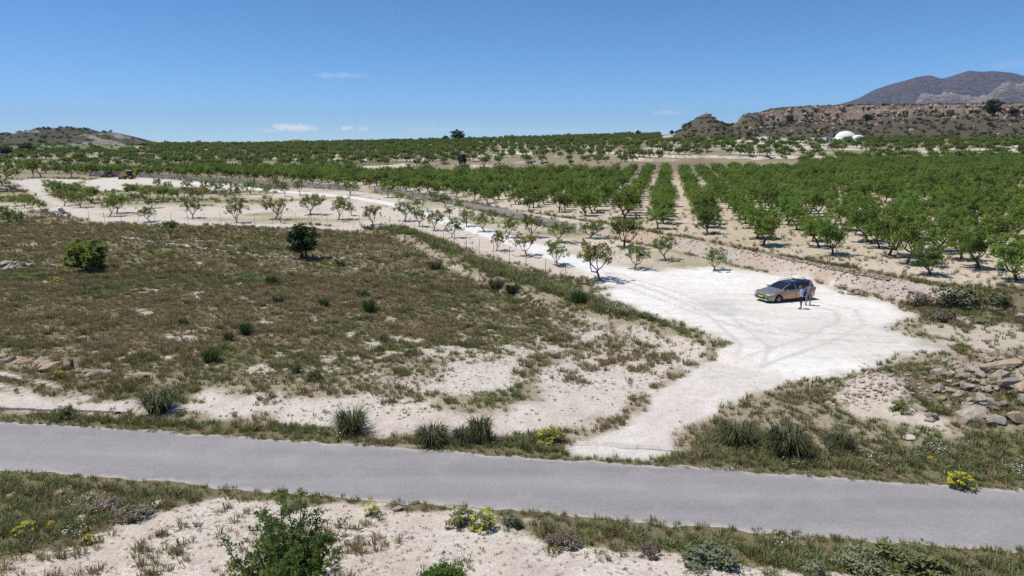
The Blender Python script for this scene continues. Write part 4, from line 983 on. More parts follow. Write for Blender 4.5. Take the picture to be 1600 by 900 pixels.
# ------------------------------------------------------------------ shrubs and tussocks one can count
def tussock(seed, H, W, blades, mat):
    me = tuft(seed, blades, H, W*.5, .012, mat, curl=1.5); me.name = 'tussock'; return me
ESP = [tussock(70+i, 1.0, 1.35, 520, M['esparto']) for i in range(4)]
ESPD = [tussock(75+i, 1.0, 1.3, 460, M['leaf_dark']) for i in range(2)]
def shrub(seed, mat, n=34, L=.05, W=.02, per=26, h=.6):
    r = np.random.default_rng(seed); d = r.normal(size=(n,3)); d /= np.linalg.norm(d, axis=1)[:,None]; d[:,2] = np.abs(d[:,2]); q = (r.random(n)**.5)[:,None]
    V, F, lv = leaves(r, d*q*np.array([.5,.5,h])+np.array([0,0,.04]), r.uniform(.10,.2,n), per, L, W, up=.5)
    return np_mesh('shrub', V, F, mat, False, {'lv': lv})
def twigs(seed, mat, n=110, h=.7):
    r = np.random.default_rng(seed); mb = MB()
    for i in range(n):
        a = r.random()*6.28; t = r.random()**.6*1.25; L = h*r.uniform(.7,1.1); e = Vector((math.sin(t)*math.cos(a)*L*.8, math.sin(t)*math.sin(a)*L*.8, math.cos(t)*L)); m = e*.5+Vector(r.normal(size=3))*.06
        mb.tube([(0,0,0), m, e], [.008,.006,.003], 3, False)
    return mb.mesh('twigs', mat)
SHG = [shrub(80+i, M['shrub_grey']) for i in range(3)]; SHB = [shrub(84+i, M['shrub_brown']) for i in range(2)]; SHD = [shrub(87+i, M['g_green']) for i in range(3)]
TW = [twigs(90, M['wood']), twigs(91, M['wood'])]
def plant(name, mesh, px, py, wp, hp, label, cat, group, base_h=1.0, base_w=1.3, under=None):
    p = G(px, py); s = scale_at(p.y, p.z); o = link(name, mesh, None, (p.x, p.y, p.z-.02), rr.random()*6.28)
    o.scale = (wp/s/base_w, wp/s/base_w, hp/s/base_h); tag(o, label, cat, group)
    return o
EG = 'esparto tussocks'
for px, py, wp, hp, dk, lab in [
 (549,676,64,46,0,'large round esparto tussock on the verge, left of the other verge tussocks'),(676,692,66,34,0,'low spreading esparto tussock between two taller ones on the verge'),(750,688,50,48,0,'pointed dark esparto tussock on the verge left of the access track'),
 (722,690,40,30,0,'small esparto tussock touching the pointed one on the verge'),(1230,712,84,60,0,'biggest esparto tussock, right of the access track'),(1152,692,70,44,0,'grey esparto tussock between access track and the biggest tussock'),(1314,702,50,34,0,'esparto tussock right of the biggest one below the chalk mound'),
 (248,644,64,44,0,'bushy esparto tussock above the concrete culvert'),(330,566,34,26,1,'dark esparto tussock, nearest of three in the lower field'),(384,522,26,22,1,'dark esparto tussock, farthest of three in the lower field'),(358,533,20,18,1,'small dark esparto tussock between two others in the lower field'),
 (286,508,18,14,1,'small dark tussock alone left of the three in the lower field'),(576,488,26,26,1,'tall dark tussock in the middle of the field'),(506,479,22,16,1,'low dark tussock left of the tall one in the field'),(435,474,24,16,0,'olive tussock in the field above the bare patches'),
 (424,444,24,16,1,'dark tussock in the field below the dense dark tree'),(532,416,22,14,0,'olive tussock right of the dense dark tree'),(566,462,26,14,0,'pale tussock just behind the tall dark one'),(600,535,16,14,1,'small dark tussock beside bare chalk patches'),
 (905,474,34,24,1,'dark tussock on the chalk bank, nearest the yard'),(680,420,30,16,0,'tussock at the foot of the chalk bank'),(775,450,34,18,0,'tussock at the bank foot right of its neighbour'),(800,458,30,18,1,'dark tussock at the bank foot, third along it'),
 (462,582,24,18,0,'small tussock in the lower field right of the three dark ones'),(492,592,28,18,0,'grassy tussock at the lower edge of the field')]:
    plant('esparto_tussock', (ESPD if dk else ESP)[rr.randrange(2 if dk else 4)], px, py, wp, hp, lab, 'tussock', EG, .95, 1.15)
def flowering(px, py, wp, hp, label):
    p = G(px, py); s = scale_at(p.y, p.z); e = empty('spurge_bush', (p.x, p.y, p.z-.02), rr.random()*6.28, label, 'bush', 'yellow flowering bushes'); e.scale = (wp/s/1.05, wp/s/1.05, hp/s/.72)
    link('foliage', SHD[rr.randrange(3)], e); link('blossom', YF[rr.randrange(2)], e)
def blossom(seed):
    r = np.random.default_rng(seed); n = 26; d = r.normal(size=(n,3)); d /= np.linalg.norm(d, axis=1)[:,None]; d[:,2] = np.abs(d[:,2])*.9+.12
    V, F, lv = leaves(r, d*np.array([.5,.5,.6])+np.array([0,0,.07]), r.uniform(.08,.14,n), 16, .03, .026, up=1.0, flatten=.5); return np_mesh('blossom', V, F, M['yellow'], False, {'lv': lv})
YF = [blossom(1), blossom(2)]
for px, py, wp, hp, lab in [(1500,762,44,26,'large bright yellow flowering bush on the far verge at the right'),(140,850,20,18,'compact yellow bush at the edge of the foreground chalk'),(38,832,34,20,'yellow flowering bush in the near weeds at the left edge'),(78,828,20,16,'small yellow bush right of the one at the left edge'),
 (92,592,16,16,'yellow bush beside the low stone terrace edge'),(755,826,40,34,'yellow flowering bush on the near verge, centre'),(582,804,26,22,'small yellow flowers on the near verge left of the centre bush'),(528,690,10,12,'tiny yellow plant at the far edge of the road'),
 (462,668,18,10,'low yellow plant left of the large round tussock'),(685,697,16,8,'tiny yellow flowers below the low spreading tussock'),(1034,718,14,8,'small yellow plant at the mouth of the access track'),(372,374,14,8,'pale yellow bush by the long low stone line'),
 (92,440,16,8,'pale yellow weed left of the wooden post'),(860,690,40,26,'green bush with few yellow flowers left of the access track'),(1455,722,18,10,'faint yellow flowers left of the large yellow bush')]:
    flowering(px, py, wp, hp, lab)
for px, py, wp, hp, k, lab in [
 (1108,880,100,38,'g','long grey green bush on the near verge'),(1420,893,130,44,'d','wide green bush on the near verge at the right'),(1520,892,36,24,'g','small silvery bush right of the wide green one'),(1340,890,90,36,'g','grey bush left of the wide green one'),(1270,896,60,30,'g','pale low bush between grey bushes on the near verge'),
 (1015,868,40,30,'b','brownish bush left of the long grey green one'),(720,820,60,34,'d','dark green feathery bush left of the centre yellow bush'),(800,822,40,26,'g','grey bush right of the centre yellow bush'),(880,850,60,24,'b','dry brown bush on the near verge'),
 (100,655,46,24,'d','green bush with white flowers over the culvert mouth'),(1384,708,18,18,'d','small dark green bush below the chalk mound'),(1300,690,50,26,'b','dry bush right of the biggest tussock'),(170,800,60,26,'b','dead brown bush in the near weeds'),(205,812,60,24,'b','second dead brown bush right of the first'),
 (1440,478,60,30,'b','dry bush at the right end of the stone bank'),(1490,470,70,34,'g','grey green bush on the scrub right of the yard'),(1470,500,50,22,'b','brown bush at the edge of the yard'),(1530,505,40,14,'g','low grey bush in the right scrub'),(1560,475,40,20,'g','low grey bush at the right edge above the yard'),
 (105,578,18,12,'b','leafless grey bush by the terrace edge'),(1020,500,30,12,'d','green weeds with white flowers by the yard edge'),(380,392,24,14,'g','grey bush by the long stone line'),
 (200,390,22,10,'g','low grey bush near the round bright tree'),(640,400,26,14,'d','green weed clump on the chalk bank'),(1260,512,0,0,'',''),(1405,640,40,26,'d','green weeds between chalk mound and rock pile'),(1430,428,0,0,'','')]:
    if not lab: continue
    plant('shrub', {'g': SHG, 'b': SHB, 'd': SHD}[k][rr.randrange(2)], px, py, wp, hp, lab, 'shrub', 'roadside and field shrubs', .68, 1.1)

# ------------------------------------------------------------------ rock pile, stone wall, small stone heaps
def lay(parent_name, label, cat, items, ori=None, group=None):
    """items: (x,y,z,(dx,dy,dz),tilt,rz,mat)"""
    c = items[0]; e = empty(parent_name, (c[0], c[1], c[2]), 0, label, cat, group)
    for i, (x, y, z, d, tx, ty, rz, mat) in enumerate(items):
        key = (i % 9, mat.name)
        if key not in ROCKS: ROCKS[key] = rock_mesh(500+len(ROCKS)*3, (1,1,1), mat, 13 if len(ROCKS) % 2 else 18)
        o = link('stone', ROCKS[key], e); o.location = (x-c[0], y-c[1], z-c[2]); o.scale = d; o.rotation_euler = (tx, ty, rz)
    return e
ROCKS = {}
MR = [M['stone'], M['stone_grey'], M['stone_tan'], M['stone'], M['stone']]
def gz1(x, y): return float(hgt(np.array([x]), np.array([y]))[0])
it = []
big = [(1522,640,1.3,.8,.5,3),(1440,628,.7,.5,.35,0),(1465,612,.6,.5,.4,1),(1480,600,.8,.5,.4,0),(1500,596,.7,.6,.4,2),(1520,604,.9,.6,.45,0),(1545,590,1.1,.6,.4,0),(1565,588,1.3,.5,.35,2),(1585,575,1.2,.8,.5,2),(1590,600,1.2,.8,.5,0),(1560,612,1.4,.5,.35,2),
       (1575,625,1.2,.6,.4,1),(1600,630,1.3,.7,.5,2),(1545,632,.8,.5,.45,0),(1550,570,1.3,.7,.35,0),(1530,575,.8,.6,.3,2),(1595,560,1.0,.8,.5,2),(1610,590,1.1,.9,.6,0),(1620,615,1.2,.8,.6,2),(1590,650,.9,.6,.5,2),(1560,650,.8,.6,.4,1),(1495,620,.6,.5,.4,4),(1505,560,.5,.4,.3,1),
       (1640,600,1.2,.9,.6,0),(1650,630,1.1,.8,.5,1),(1670,580,1.2,.8,.6,2),(1455,640,.5,.4,.3,4)]
for px, py, a, b, c, m in big:
    x, y = flat(px, py, .8); it.append((x, y, gz1(x, y)+c*.02, (a*1.1,b*1.05,c*1.1), rr.uniform(-.35,.35), rr.uniform(-.35,.35), rr.uniform(-.7,.9), MR[m]))
for i in range(300):
    px, py = rr.gauss(1545, 52), rr.gauss(603, 24)
    if px < 1435 or px > 1690 or py > 660: continue
    x, y = flat(px, py, .8); a = .12+.42*rr.random()**2; it.append((x, y, gz1(x, y)+a*.1+rr.random()*.1, (a*1.3,a,a*.7), rr.uniform(-.5,.5), rr.uniform(-.5,.5), rr.random()*6, MR[rr.randrange(5)]))
lay('rock_pile', 'heap of brown and grey boulders beside the road verge', 'rock pile', it)
it = []                                                           # dry stone wall topping the right half of the bank
for c in range(1,3):
    t = 0
    P = [(29.5,53.2),(27.9,56.8),(25.9,61.4),(24.2,65.2)]
    L = 0
    for (ax, ay), (bx, by) in zip(P[:-1], P[1:]):
        seg = math.hypot(bx-ax, by-ay); t = 0
        while t < seg:
            w = rr.uniform(.25,.55); q = (t+w/2)/seg; x, y = ax+(bx-ax)*q, ay+(by-ay)*q
            nx_, ny_ = (by-ay)/seg, -(bx-ax)/seg; off = 1.0-.28*(2-c)+rr.uniform(-.06,.06); x, y = x+nx_*off*-1*-1, y+ny_*off*-1*-1
            it.append((x, y, gz1(x, y)+.06, (w*1.08, rr.uniform(.22,.36), rr.uniform(.14,.24)), rr.uniform(-.2,.2), rr.uniform(-.15,.15), math.atan2(by-ay, bx-ax)+rr.uniform(-.2,.2), MR[rr.choice([0,2,4,1])])); t += w
lay('dry_stone_wall', 'low wall of rough stones retaining the orchard behind the car', 'stone wall', it)
def heap(name, px, py, wp, hp, n, mats, label, size=(.25,.6)):
    p = G(px, py); s = scale_at(p.y, p.z); W = wp/s; H = hp/s; L = []
    for i in range(n):
        a = rr.random()*6.28; r = math.sqrt(rr.random()); x, y = p.x+math.cos(a)*r*W/2, p.y+math.sin(a)*r*W/2.2; d = rr.uniform(*size)
        L.append((x, y, gz1(x, y)+H*(1-r)**.8*rr.random()+d*.1, (d*1.5,d,d*.6), rr.uniform(-.4,.4), rr.uniform(-.4,.4), rr.random()*6, mats[rr.randrange(len(mats))]))
    lay(name, label, 'stone heap', L, group='small stone heaps')
heap('stone_heap', 18, 420, 52, 12, 34, [M['stone'], M['stone_grey']], 'heap of rocks in the field at the left edge', (.35,.9))
heap('stone_heap', 93, 334, 22, 9, 30, [M['white'], M['stone']], 'pale stone heap beside the bend of the lane', (.4,.9))
heap('rubble_heap', 17, 299, 30, 10, 34, [M['stone'], M['wood'], M['stone_grey']], 'flat dark rubble heap left of the lane', (.5,1.2))
heap('brush_heap', 170, 277, 24, 10, 30, [M['wood'], M['shrub_brown'] if False else M['wood']], 'dark brushwood heap left of the yellow digger', (.6,1.4))
heap('stone_heap', 1330, 458, 34, 8, 14, [M['stone'], M['stone_grey']], 'pale fallen stones at the right foot of the stone bank', (.2,.5))
heap('stone_heap', 990, 186+0, 0.1, 0.1, 1, [M['stone']], 'x') if False else None
it = []                                                           # line of stones across the upper field and the low terrace edge near the road
def line(name, pts, step, size, mats, label):
    L = []
    for (a, b) in zip(pts[:-1], pts[1:]):
        A, B = G(*a), G(*b); n = max(int((B-A).length/step), 1)
        for i in range(n):
            q = A.lerp(B, (i+rr.random()*.6)/n); d = rr.uniform(*size); x, y = q.x+rr.gauss(0,.12), q.y+rr.gauss(0,.12)
            L.append((x, y, gz1(x, y)+d*.12, (d*1.5,d,d*.55), rr.uniform(-.2,.2), rr.uniform(-.2,.2), rr.random()*6, mats[rr.randrange(len(mats))]))
    lay(name, label, 'stone line', L)
line('stone_edge', [(185,371),(240,380),(300,387),(360,395),(410,402),(445,402),(540,404)], .48, (.28,.62), [M['stone'], M['concrete']], 'long low line of pale stones crossing the upper field')
line('stone_edge', [(-60,558),(0,562),(60,572),(110,578),(160,586),(220,594)], .55, (.3,.75), [M['stone'], M['stone_tan']], 'low terrace edge of flat stones near the road')
for px, py, d, lab in [(125,818,(.75,.4,.2),'flat pale slab lying in the near weeds'),(245,792,(.4,.35,.25),'white boulder in the near weeds'),(256,790,(.28,.24,.2),'smaller white stone beside the white boulder'),(18,778,(.45,.3,.2),'stone in the grass at the near left'),
                       (95,772,(.35,.3,.18),'half buried stone in the near left grass'),(622,797,(.4,.25,.14),'flat stone among the near verge flowers'),(1420,685,(.5,.4,.2),'white rubble piece below the chalk mound'),(1592,495,(.9,.6,.35),'flat boulder in the scrub at the right edge')]:
    p = G(px, py); o = link('boulder', rock_mesh(900+px, d, M['concrete'] if 'white' in lab or 'pale' in lab else M['stone'], 16), None, (p.x, p.y, p.z+d[2]*.25), rr.random()*3); tag(o, lab, 'stone', 'single stones near the road')

# ------------------------------------------------------------------ fences, nets, posts, culverts
def wire_fence(name, pix, h, label, wires=(.12,.35,.6,.85,1.1,1.35), brace=None, mesh_step=.35, post_r=.028):
    pts = [G(*p) for p in pix]; o = pts[0]; e = empty(name, o, 0, label, 'fence'); mb = MB()
    for i, p in enumerate(pts):
        q = p-o; lean = Vector((rr.gauss(0,.03), rr.gauss(0,.03), h))
        MB().tube([q-Vector((0,0,.2)), q+lean], post_r, 6).build('post', M['post'], e)
        if i < len(pts)-1:
            b = pts[i+1]-o
            for w in wires: mb.tube([q+Vector((0,0,w*h/1.5)), q.lerp(b,.5)+Vector((0,0,w*h/1.5-.02)), b+Vector((0,0,w*h/1.5))], .0035, 3, False)
            L = (b-q).length
            for k in range(1, int(L/mesh_step)):
                c = q.lerp(b, k*mesh_step/L); mb.tube([c+Vector((0,0,wires[0])), c+Vector((0,0,wires[-1]*h/1.5))], .0022, 3, False)
    mb.build('wire_mesh', M['post'], e)
    for a, b in (brace or []):
        A, B = pts[a]-o, pts[b]-o; MB().tube([A+Vector((0,0,h*.9)), A.lerp(B, .45)], .022, 6).build('brace', M['post'], e)
    return e
FN = [(884,439),(852,430),(822,421),(796,412),(771,404),(749,396),(729,391),(710,384.5),(693,379),(677,373.5),(660,367),(649,363.5),(632,359),(609,355.5),(585,353.5),(562,352),(536,351),(511,350.5),(487,350),(463,350),(426,350),(398,350),(372,350),(346,349.5),(320,349.5),(294,349.5),(268,349),(242,348.5),(216,348),(190,347.5),(164,347),(140,346)]
wire_fence('wire_fence', FN, 1.6, 'thin wire fence with slim posts bordering the scrub field', brace=[(0,1),(12,11),(12,13)])
def net_mat():
    m, nt, b = new_mat('shade_net'); L = nt.links
    b.inputs['Base Color'].default_value = (.155,.165,.175,1); b.inputs['Roughness'].default_value = .8
    co = nt.nodes.new('ShaderNodeTexCoord').outputs['Object']; n = noise(nt, 1.2, 4, .6, co)
    tr = nt.nodes.new('ShaderNodeBsdfTransparent'); mx = nt.nodes.new('ShaderNodeMixShader')
    L.new(ramp(nt, n, -.3, .95), mx.inputs[0]); L.new(tr.outputs[0], mx.inputs[1]); L.new(b.outputs[0], mx.inputs[2]); L.new(mx.outputs[0], nt.nodes['Material Output'].inputs['Surface'])
    return m
M['net'] = net_mat()
def net_fence(name, pix, h, label):
    pts = [G(*p) for p in pix]; o = pts[0]; e = empty(name, o, 0, label, 'fence')
    for p in pts: q = p-o; MB().tube([q-Vector((0,0,.2)), q+Vector((0,0,h+.25))], .03, 6).build('post', M['post'], e)
    V = []; F = []
    for i in range(len(pts)-1):
        for k in range(6 if i < len(pts)-2 else 7):
            q = pts[i].lerp(pts[i+1], k/6)-o; s = -.06*math.sin(math.pi*(k % 6)/6); V += [tuple(q+Vector((0,0,.04))), tuple(q+Vector((0,0,h*.55))), tuple(q+Vector((0,0,h+s)))]
    c = len(V)//3
    for i in range(c-1):
        for j in range(2): F.append((i*3+j, (i+1)*3+j, (i+1)*3+j+1, i*3+j+1))
    link('net', np_mesh('net', V, F, M['net']), e)
net_fence('net_fence', [(900,366),(872,359),(845,352.5),(815,345),(790,339),(765,333),(738,327),(712,321),(690,316),(665,311),(640,307),(612,303.5),(585,301)], 1.35, 'blue grey netting fence along the front edge of the orchard')
net_fence('net_fence', [(560,299),(530,297),(500,295.5),(470,293.5),(440,291.5),(410,289.5),(380,287.5),(350,285.5),(320,283.5),(290,281),(260,279.5),(230,278),(200,277),(165,276),(140,275.5)], 1.5, 'long grey netting fence behind the digger yard')
p = G(1135,413); MB().tube([(0,0,-.2),(0,0,1.5)], .035, 6).tube([(-.75,-.1,0),(0,0,1.3)], .025, 6).build('fence_stay', M['post'], None, loc=p); tag(bpy.data.objects['fence_stay'], 'slanted metal stay at the foot of the stone bank', 'post')
def stump(px, py, h, r, lab):
    p = G(px, py); o = MB().tube([(0,0,-.2),(.01,0,h*.5),(.03,.01,h)], [r*1.1,r,r*.95], 8).tube([(.03,.01,h-.01),(.03,.01,h+.03)], [r*1.15,r*.7], 8).build('wooden_post', M['wood'], None, True, loc=p); tag(o, lab, 'post')
stump(124,432,.62,.10,'dark wooden post in front of the round bright tree'); stump(113,577,.5,.07,'short dark post on the low terrace edge near the road')
# white plastic tree guard with cane by the fence
e = empty('sapling', G(738,392), 0, 'tiny sapling on a cane beside the wire fence', 'sapling'); MB().tube([(0,0,-.1),(.02,0,1.0)], .015, 5).build('stem', M['bark_pale'], e)
c = leaves(np.random.default_rng(2), np.array([[.03,0,1.0],[-.05,.05,.9],[.1,0,.3]]), np.array([.16,.14,.12]), 22, .05, .025); link('crown', np_mesh('sapling_crown', c[0], c[1], M['leaf_young'], False, {'lv': c[2]}), e)
# concrete culvert heads
def slab(name, a, b, w, h, lab, hole=False):
    A, B = G(*a), G(*b); L = (B-A).length; e = empty(name, (A+B)/2, math.atan2(B.y-A.y, B.x-A.x), lab, 'culvert')
    m = MB(); n = max(int(L/.8), 2)
    for i in range(n):
        m.box((-L/2+L*(i+.5)/n, rr.gauss(0,.02), h/2-.22+.10), (L/n*.995, w*rr.uniform(.92,1.05), h+.2), Matrix.Rotation(rr.gauss(0,.012), 3, 'Z'))
    m.build('headwall', M['concrete'], e, bevel=.03)
    if hole:
        MB().lathe([(.24,-.02),(.24,.05),(.20,.05),(.20,-.02)], 20, 'Y', (L/2-.35,-w/2-.05,-.10)).build('pipe_rim', M['concrete'], e); MB().lathe([(.20,.02),(.0,.02)], 20, 'Y', (L/2-.35,-w/2-.05,-.10)).build('pipe', M['black'], e)  # flat black disc in the rim stands for the shade inside the pipe
slab('culvert', (892,692), (1066,704), .42, .07, 'low concrete culvert edge across the mouth of the access track')
slab('culvert', (8,637), (205,642), .55, .13, 'long concrete culvert head with a dark pipe beside the road', True)

# ------------------------------------------------------------------ the parked estate car
def paint_mat():
    m, nt, b = new_mat('flip_paint'); L = nt.links; co = nt.nodes.new('ShaderNodeTexCoord').outputs['Object']; sp = nt.nodes.new('ShaderNodeSeparateXYZ'); L.new(co, sp.inputs[0])
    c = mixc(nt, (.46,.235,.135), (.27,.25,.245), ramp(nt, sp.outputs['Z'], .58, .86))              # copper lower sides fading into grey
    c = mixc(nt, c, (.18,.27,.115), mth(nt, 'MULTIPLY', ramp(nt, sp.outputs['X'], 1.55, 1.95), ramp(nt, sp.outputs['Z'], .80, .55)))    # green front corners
    c = mixc(nt, c, (.035,.045,.13), ramp(nt, sp.outputs['Z'], 1.30, 1.40))                                                              # sky reflection on the roof, put into the colour as dark blue
    L.new(c, b.inputs['Base Color']); b.inputs['Metallic'].default_value = .35; b.inputs['Roughness'].default_value = .28
    b.inputs['Coat Weight'].default_value = .6; b.inputs['Coat Roughness'].default_value = .06
    return m
M['paint'] = paint_mat()
M['alloy'] = simple('alloy', (.30,.25,.225), .35, .7, .2, 5); M['lamp'] = simple('headlamp', (.72,.74,.76), .12, .2, .2, 8, spec=.6); M['tail'] = simple('tail_lamp', (.30,.012,.012), .15, 0, .2, 6, spec=.6)
M['plate'] = simple('yellow_plate', (.74,.47,.03), .5, 0, .08, 8); M['chrome'] = simple('chrome', (.62,.62,.63), .15, .9, .1, 5); M['cream'] = simple('pale_lining', (.72,.68,.56), .7, 0, .12, 5)
KX = [2.33,2.28,2.12,1.85,1.4,1.05,.6,.15,-.3,-.9,-1.5,-1.95,-2.15,-2.27,-2.33]
KT = [.62,.70,.78,.87,.95,1.00,1.24,1.42,1.475,1.49,1.475,1.44,1.36,1.02,.72]       # top line
KB = [.58,.64,.70,.77,.84,.885,.90,.915,.925,.94,.96,.975,.975,.94,.66]             # belt line
KW = [.58,.70,.81,.875,.905,.91,.912,.915,.915,.915,.91,.895,.865,.82,.76]          # half width
KR = [.40,.55,.66,.72,.74,.72,.66,.60,.585,.585,.575,.56,.55,.60,.60]               # half width of the top
def ks(x): return [float(np.interp(-x, [-k for k in KX], v)) for v in (KT, KB, KW, KR)]
WHX = (1.36, -1.32)
def section(x):
    t, b, w, r = ks(x); zb = .20+(.10*max(0, (x-1.9)/.43))+(.12*max(0, (-x-1.95)/.4)); arch = False
    for wx in WHX:
        if abs(x-wx) < .385: zb = max(zb, .30+math.sqrt(.385**2-(x-wx)**2)); arch = True
    zb = min(zb, b-.08)
    P = [(w-.05, zb), (w-.008, min(zb+.05, b-.06)), (w, max(min(.62, b-.05), zb+.05)), (w-.02, b-.03), (w-.05, b)]
    for q in (.25,.5,.75): P.append((w-.06+(r-(w-.06))*q**1.08, b+(t-.045-b)*q))
    P += [(r, t-.045), (r*.86, t-.012), (r*.5, t+.004), (0, t+.012)]
    return P
def side_pt(x, f):
    """point on the side glass, f 0 at the belt and 1 at the roof edge"""
    t, b, w, r = ks(x); q = f
    return (w-.06+(r-(w-.06))*math.copysign(abs(q)**1.08, q), b+(t-.045-b)*q)
def build_car(loc, heading):
    car = empty('estate_car', loc, heading, 'grey and copper estate car parked on the white yard', 'car')
    xs = sorted(set([round(v, 3) for v in list(np.linspace(2.33, -2.33, 60))+[wx+d for wx in WHX for d in np.linspace(-.384,.384,13)]]), reverse=True)
    V = []; F = []
    S = [section(x) for x in xs]; n = len(S[0])
    for x, P in zip(xs, S):
        V += [(x, y, z) for y, z in P]+[(x, -y, z) for y, z in P[-2::-1]]
    m = 2*n-1
    for i in range(len(xs)-1):
        for j in range(m-1): F.append((i*m+j, i*m+j+1, (i+1)*m+j+1, (i+1)*m+j))
    F.append(tuple(range(m-1,-1,-1))); F.append(tuple((len(xs)-1)*m+j for j in range(m)))
    body = MB().add(V, F).build('body', M['paint'], car, True)
    MB().box((0,0,.33), (4.3,1.45,.22)).box((1.36,0,.5), (.8,1.40,.36)).box((-1.32,0,.5), (.8,1.40,.36)).build('underbody', M['black'], car)  # floor pan, plus black boxes standing for the dark inside the wheel arches
    def panel(name, x0, x1, f0, f1, mat, side, k=10, off=.007, par=car, cut=None):
        V = []; F = []
        for i in range(k+1):
            x = x0+(x1-x0)*i/k
            for j in range(5):
                y, z = side_pt(x+(cut or 0)*(j/4), f0+(f1-f0)*j/4); V.append((x+(cut or 0)*(j/4), side*(y+off), z+off*.4))
        for i in range(k):
            for j in range(4): F.append((i*5+j, (i+1)*5+j, (i+1)*5+j+1, i*5+j+1))
        return MB().add(V, F).build(name, mat, par, True)
    for s in (1, -1):
        panel('side_window', .80, -.26, .08, .90, M['glass'], s); panel('side_window', -.34, -1.16, .08, .90, M['glass'], s); panel('side_window', -1.24, -2.02, .10, .88, M['glass'], s, cut=.10)
        panel('window_trim', .95, -2.08, -.02, .045, M['chrome'], s, 16, .009)
        # doors: seams and handles
        for x0, x1 in ((.92,-.28),(-.32,-1.10)):
            d = MB()
            for x in (x0, x1):
                P = [(x+.0, s*(ks(x)[2]+.003), z) for z in (.30,.5,.7,.88)]; d.tube(P, .006, 4)
            d.tube([(x0, s*(ks(x0)[2]+.0), .30), (x1, s*(ks(x1)[2]+.0), .30)], .006, 4)
            dr = d.build('door_seam', M['black'], car); MB().box((x1+.16, s*(ks(x1)[2]+.018), .80), (.19,.03,.035)).build('door_handle', M['paint'], car, bevel=.008)
        MB().box((.72, s*1.02, .965), (.13,.22,.15)).build('mirror', M['paint'], car, True, .04)
        MB().tube([(.72, s*.92, .93),(.74, s*.86, .92)], .03, 6).build('mirror_arm', M['black'], car)
        # lamps
        L = MB(); hx = [2.20,2.12,2.0,1.86,1.76]
        for i, x in enumerate(hx):
            w = ks(x)[2]; L.v += [(x+.008, s*(w-.005+.008), .62+.02*i), (x+.012, s*(w-.03+.008), .72+.026*i)]
        for i in range(4): L.f.append((2*i, 2*i+2, 2*i+3, 2*i+1)); L.m.append(0)
        L.box((2.26, s*.60, .665), (.10,.28,.10), Matrix.Rotation(s*-.45, 3, 'Z')); L.build('headlight', M['lamp'], car, True)
        MB().box((-2.24, s*.76, .86), (.16,.16,.24), Matrix.Rotation(s*.35, 3, 'Z')).build('tail_light', M['tail'], car, True, .03)
        MB().box((2.24, s*.62, .40), (.10,.26,.10), Matrix.Rotation(s*-.5, 3, 'Z')).build('fog_lamp_recess', M['black'], car, bevel=.02)
        MB().tube([(.1, s*.56, 1.45),(0, s*.57, 1.505),(-1.0, s*.565, 1.535),(-1.8, s*.545, 1.50),(-1.92, s*.54, 1.46)], .018, 6).build('roof_rail', M['black'], car, True)
        MB().box((0, s*.90, .235), (1.95,.05,.07)).build('sill', M['black'], car, bevel=.015)
    # windscreen
    W = MB(); k = 10
    for i in range(k+1):
        x = 1.0+(.18-1.0)*i/k; t, b, w, r = ks(x)
        for j in range(9):
            q = -1+2*j/8; y = q*r*.95; z = t-.012+(.024*(1-q*q))+.014-(.02 if abs(q) == 1 else 0); W.v.append((x+.012, y, z))
    for i in range(k):
        for j in range(8): W.f.append((i*9+j, i*9+j+1, (i+1)*9+j+1, (i+1)*9+j)); W.m.append(0)
    ws = W.build('windscreen', M['glass'], car, True)
    for s in (.1,-.45): MB().tube([(1.03,s,1.035),(.80,s+.42,1.175)], .008, 4).build('wiper', M['black'], ws)
    # front: grille, plate, bumper lip
    MB().box((2.325,0,.63), (.03,.86,.07)).build('grille', M['black'], car, bevel=.012); MB().box((2.335,0,.665), (.02,.9,.018)).build('grille_bar', M['chrome'], car)
    MB().box((2.335,0,.42), (.05,.95,.16)).build('air_intake', M['black'], car, bevel=.02); MB().box((2.352,0,.50), (.02,.52,.115)).build('number_plate', M['plate'], car)
    MB().box((2.25,0,.26), (.2,1.35,.045)).build('bumper_lip', M['lamp'], car, bevel=.015)
    MB().lathe([(.0,0),(.05,.002),(.055,-.01)], 14, 'X', (2.30,0,.715)).build('badge', M['chrome'], car)
    # tailgate with its window
    tg = MB(); zz = [(-2.06,1.40),(-2.17,1.28),(-2.265,1.04),(-2.30,.95)]
    for x, z in zz:
        for q in (-1,-.5,0,.5,1): tg.v.append((x-.012-.02*(1-q*q), q*.56, z))
    for i in range(3):
        for k in range(4): tg.f.append((i*5+k, i*5+k+1, (i+1)*5+k+1, (i+1)*5+k)); tg.m.append(0)
    gate = MB().box((-2.335,0,.78), (.03,1.15,.30)).build('tailgate', M['paint'], car, bevel=.012); tg.build('rear_window', M['glass'], gate, True)
    MB().box((-2.06,0,1.455), (.16,1.0,.03)).build('spoiler', M['paint'], gate, bevel=.012)
    MB().box((-2.356,0,.80), (.02,.52,.115)).build('number_plate', M['plate'], gate)
    MB().box((-2.34,0,.50), (.06,1.5,.22)).build('rear_bumper', M['paint'], car, bevel=.03)
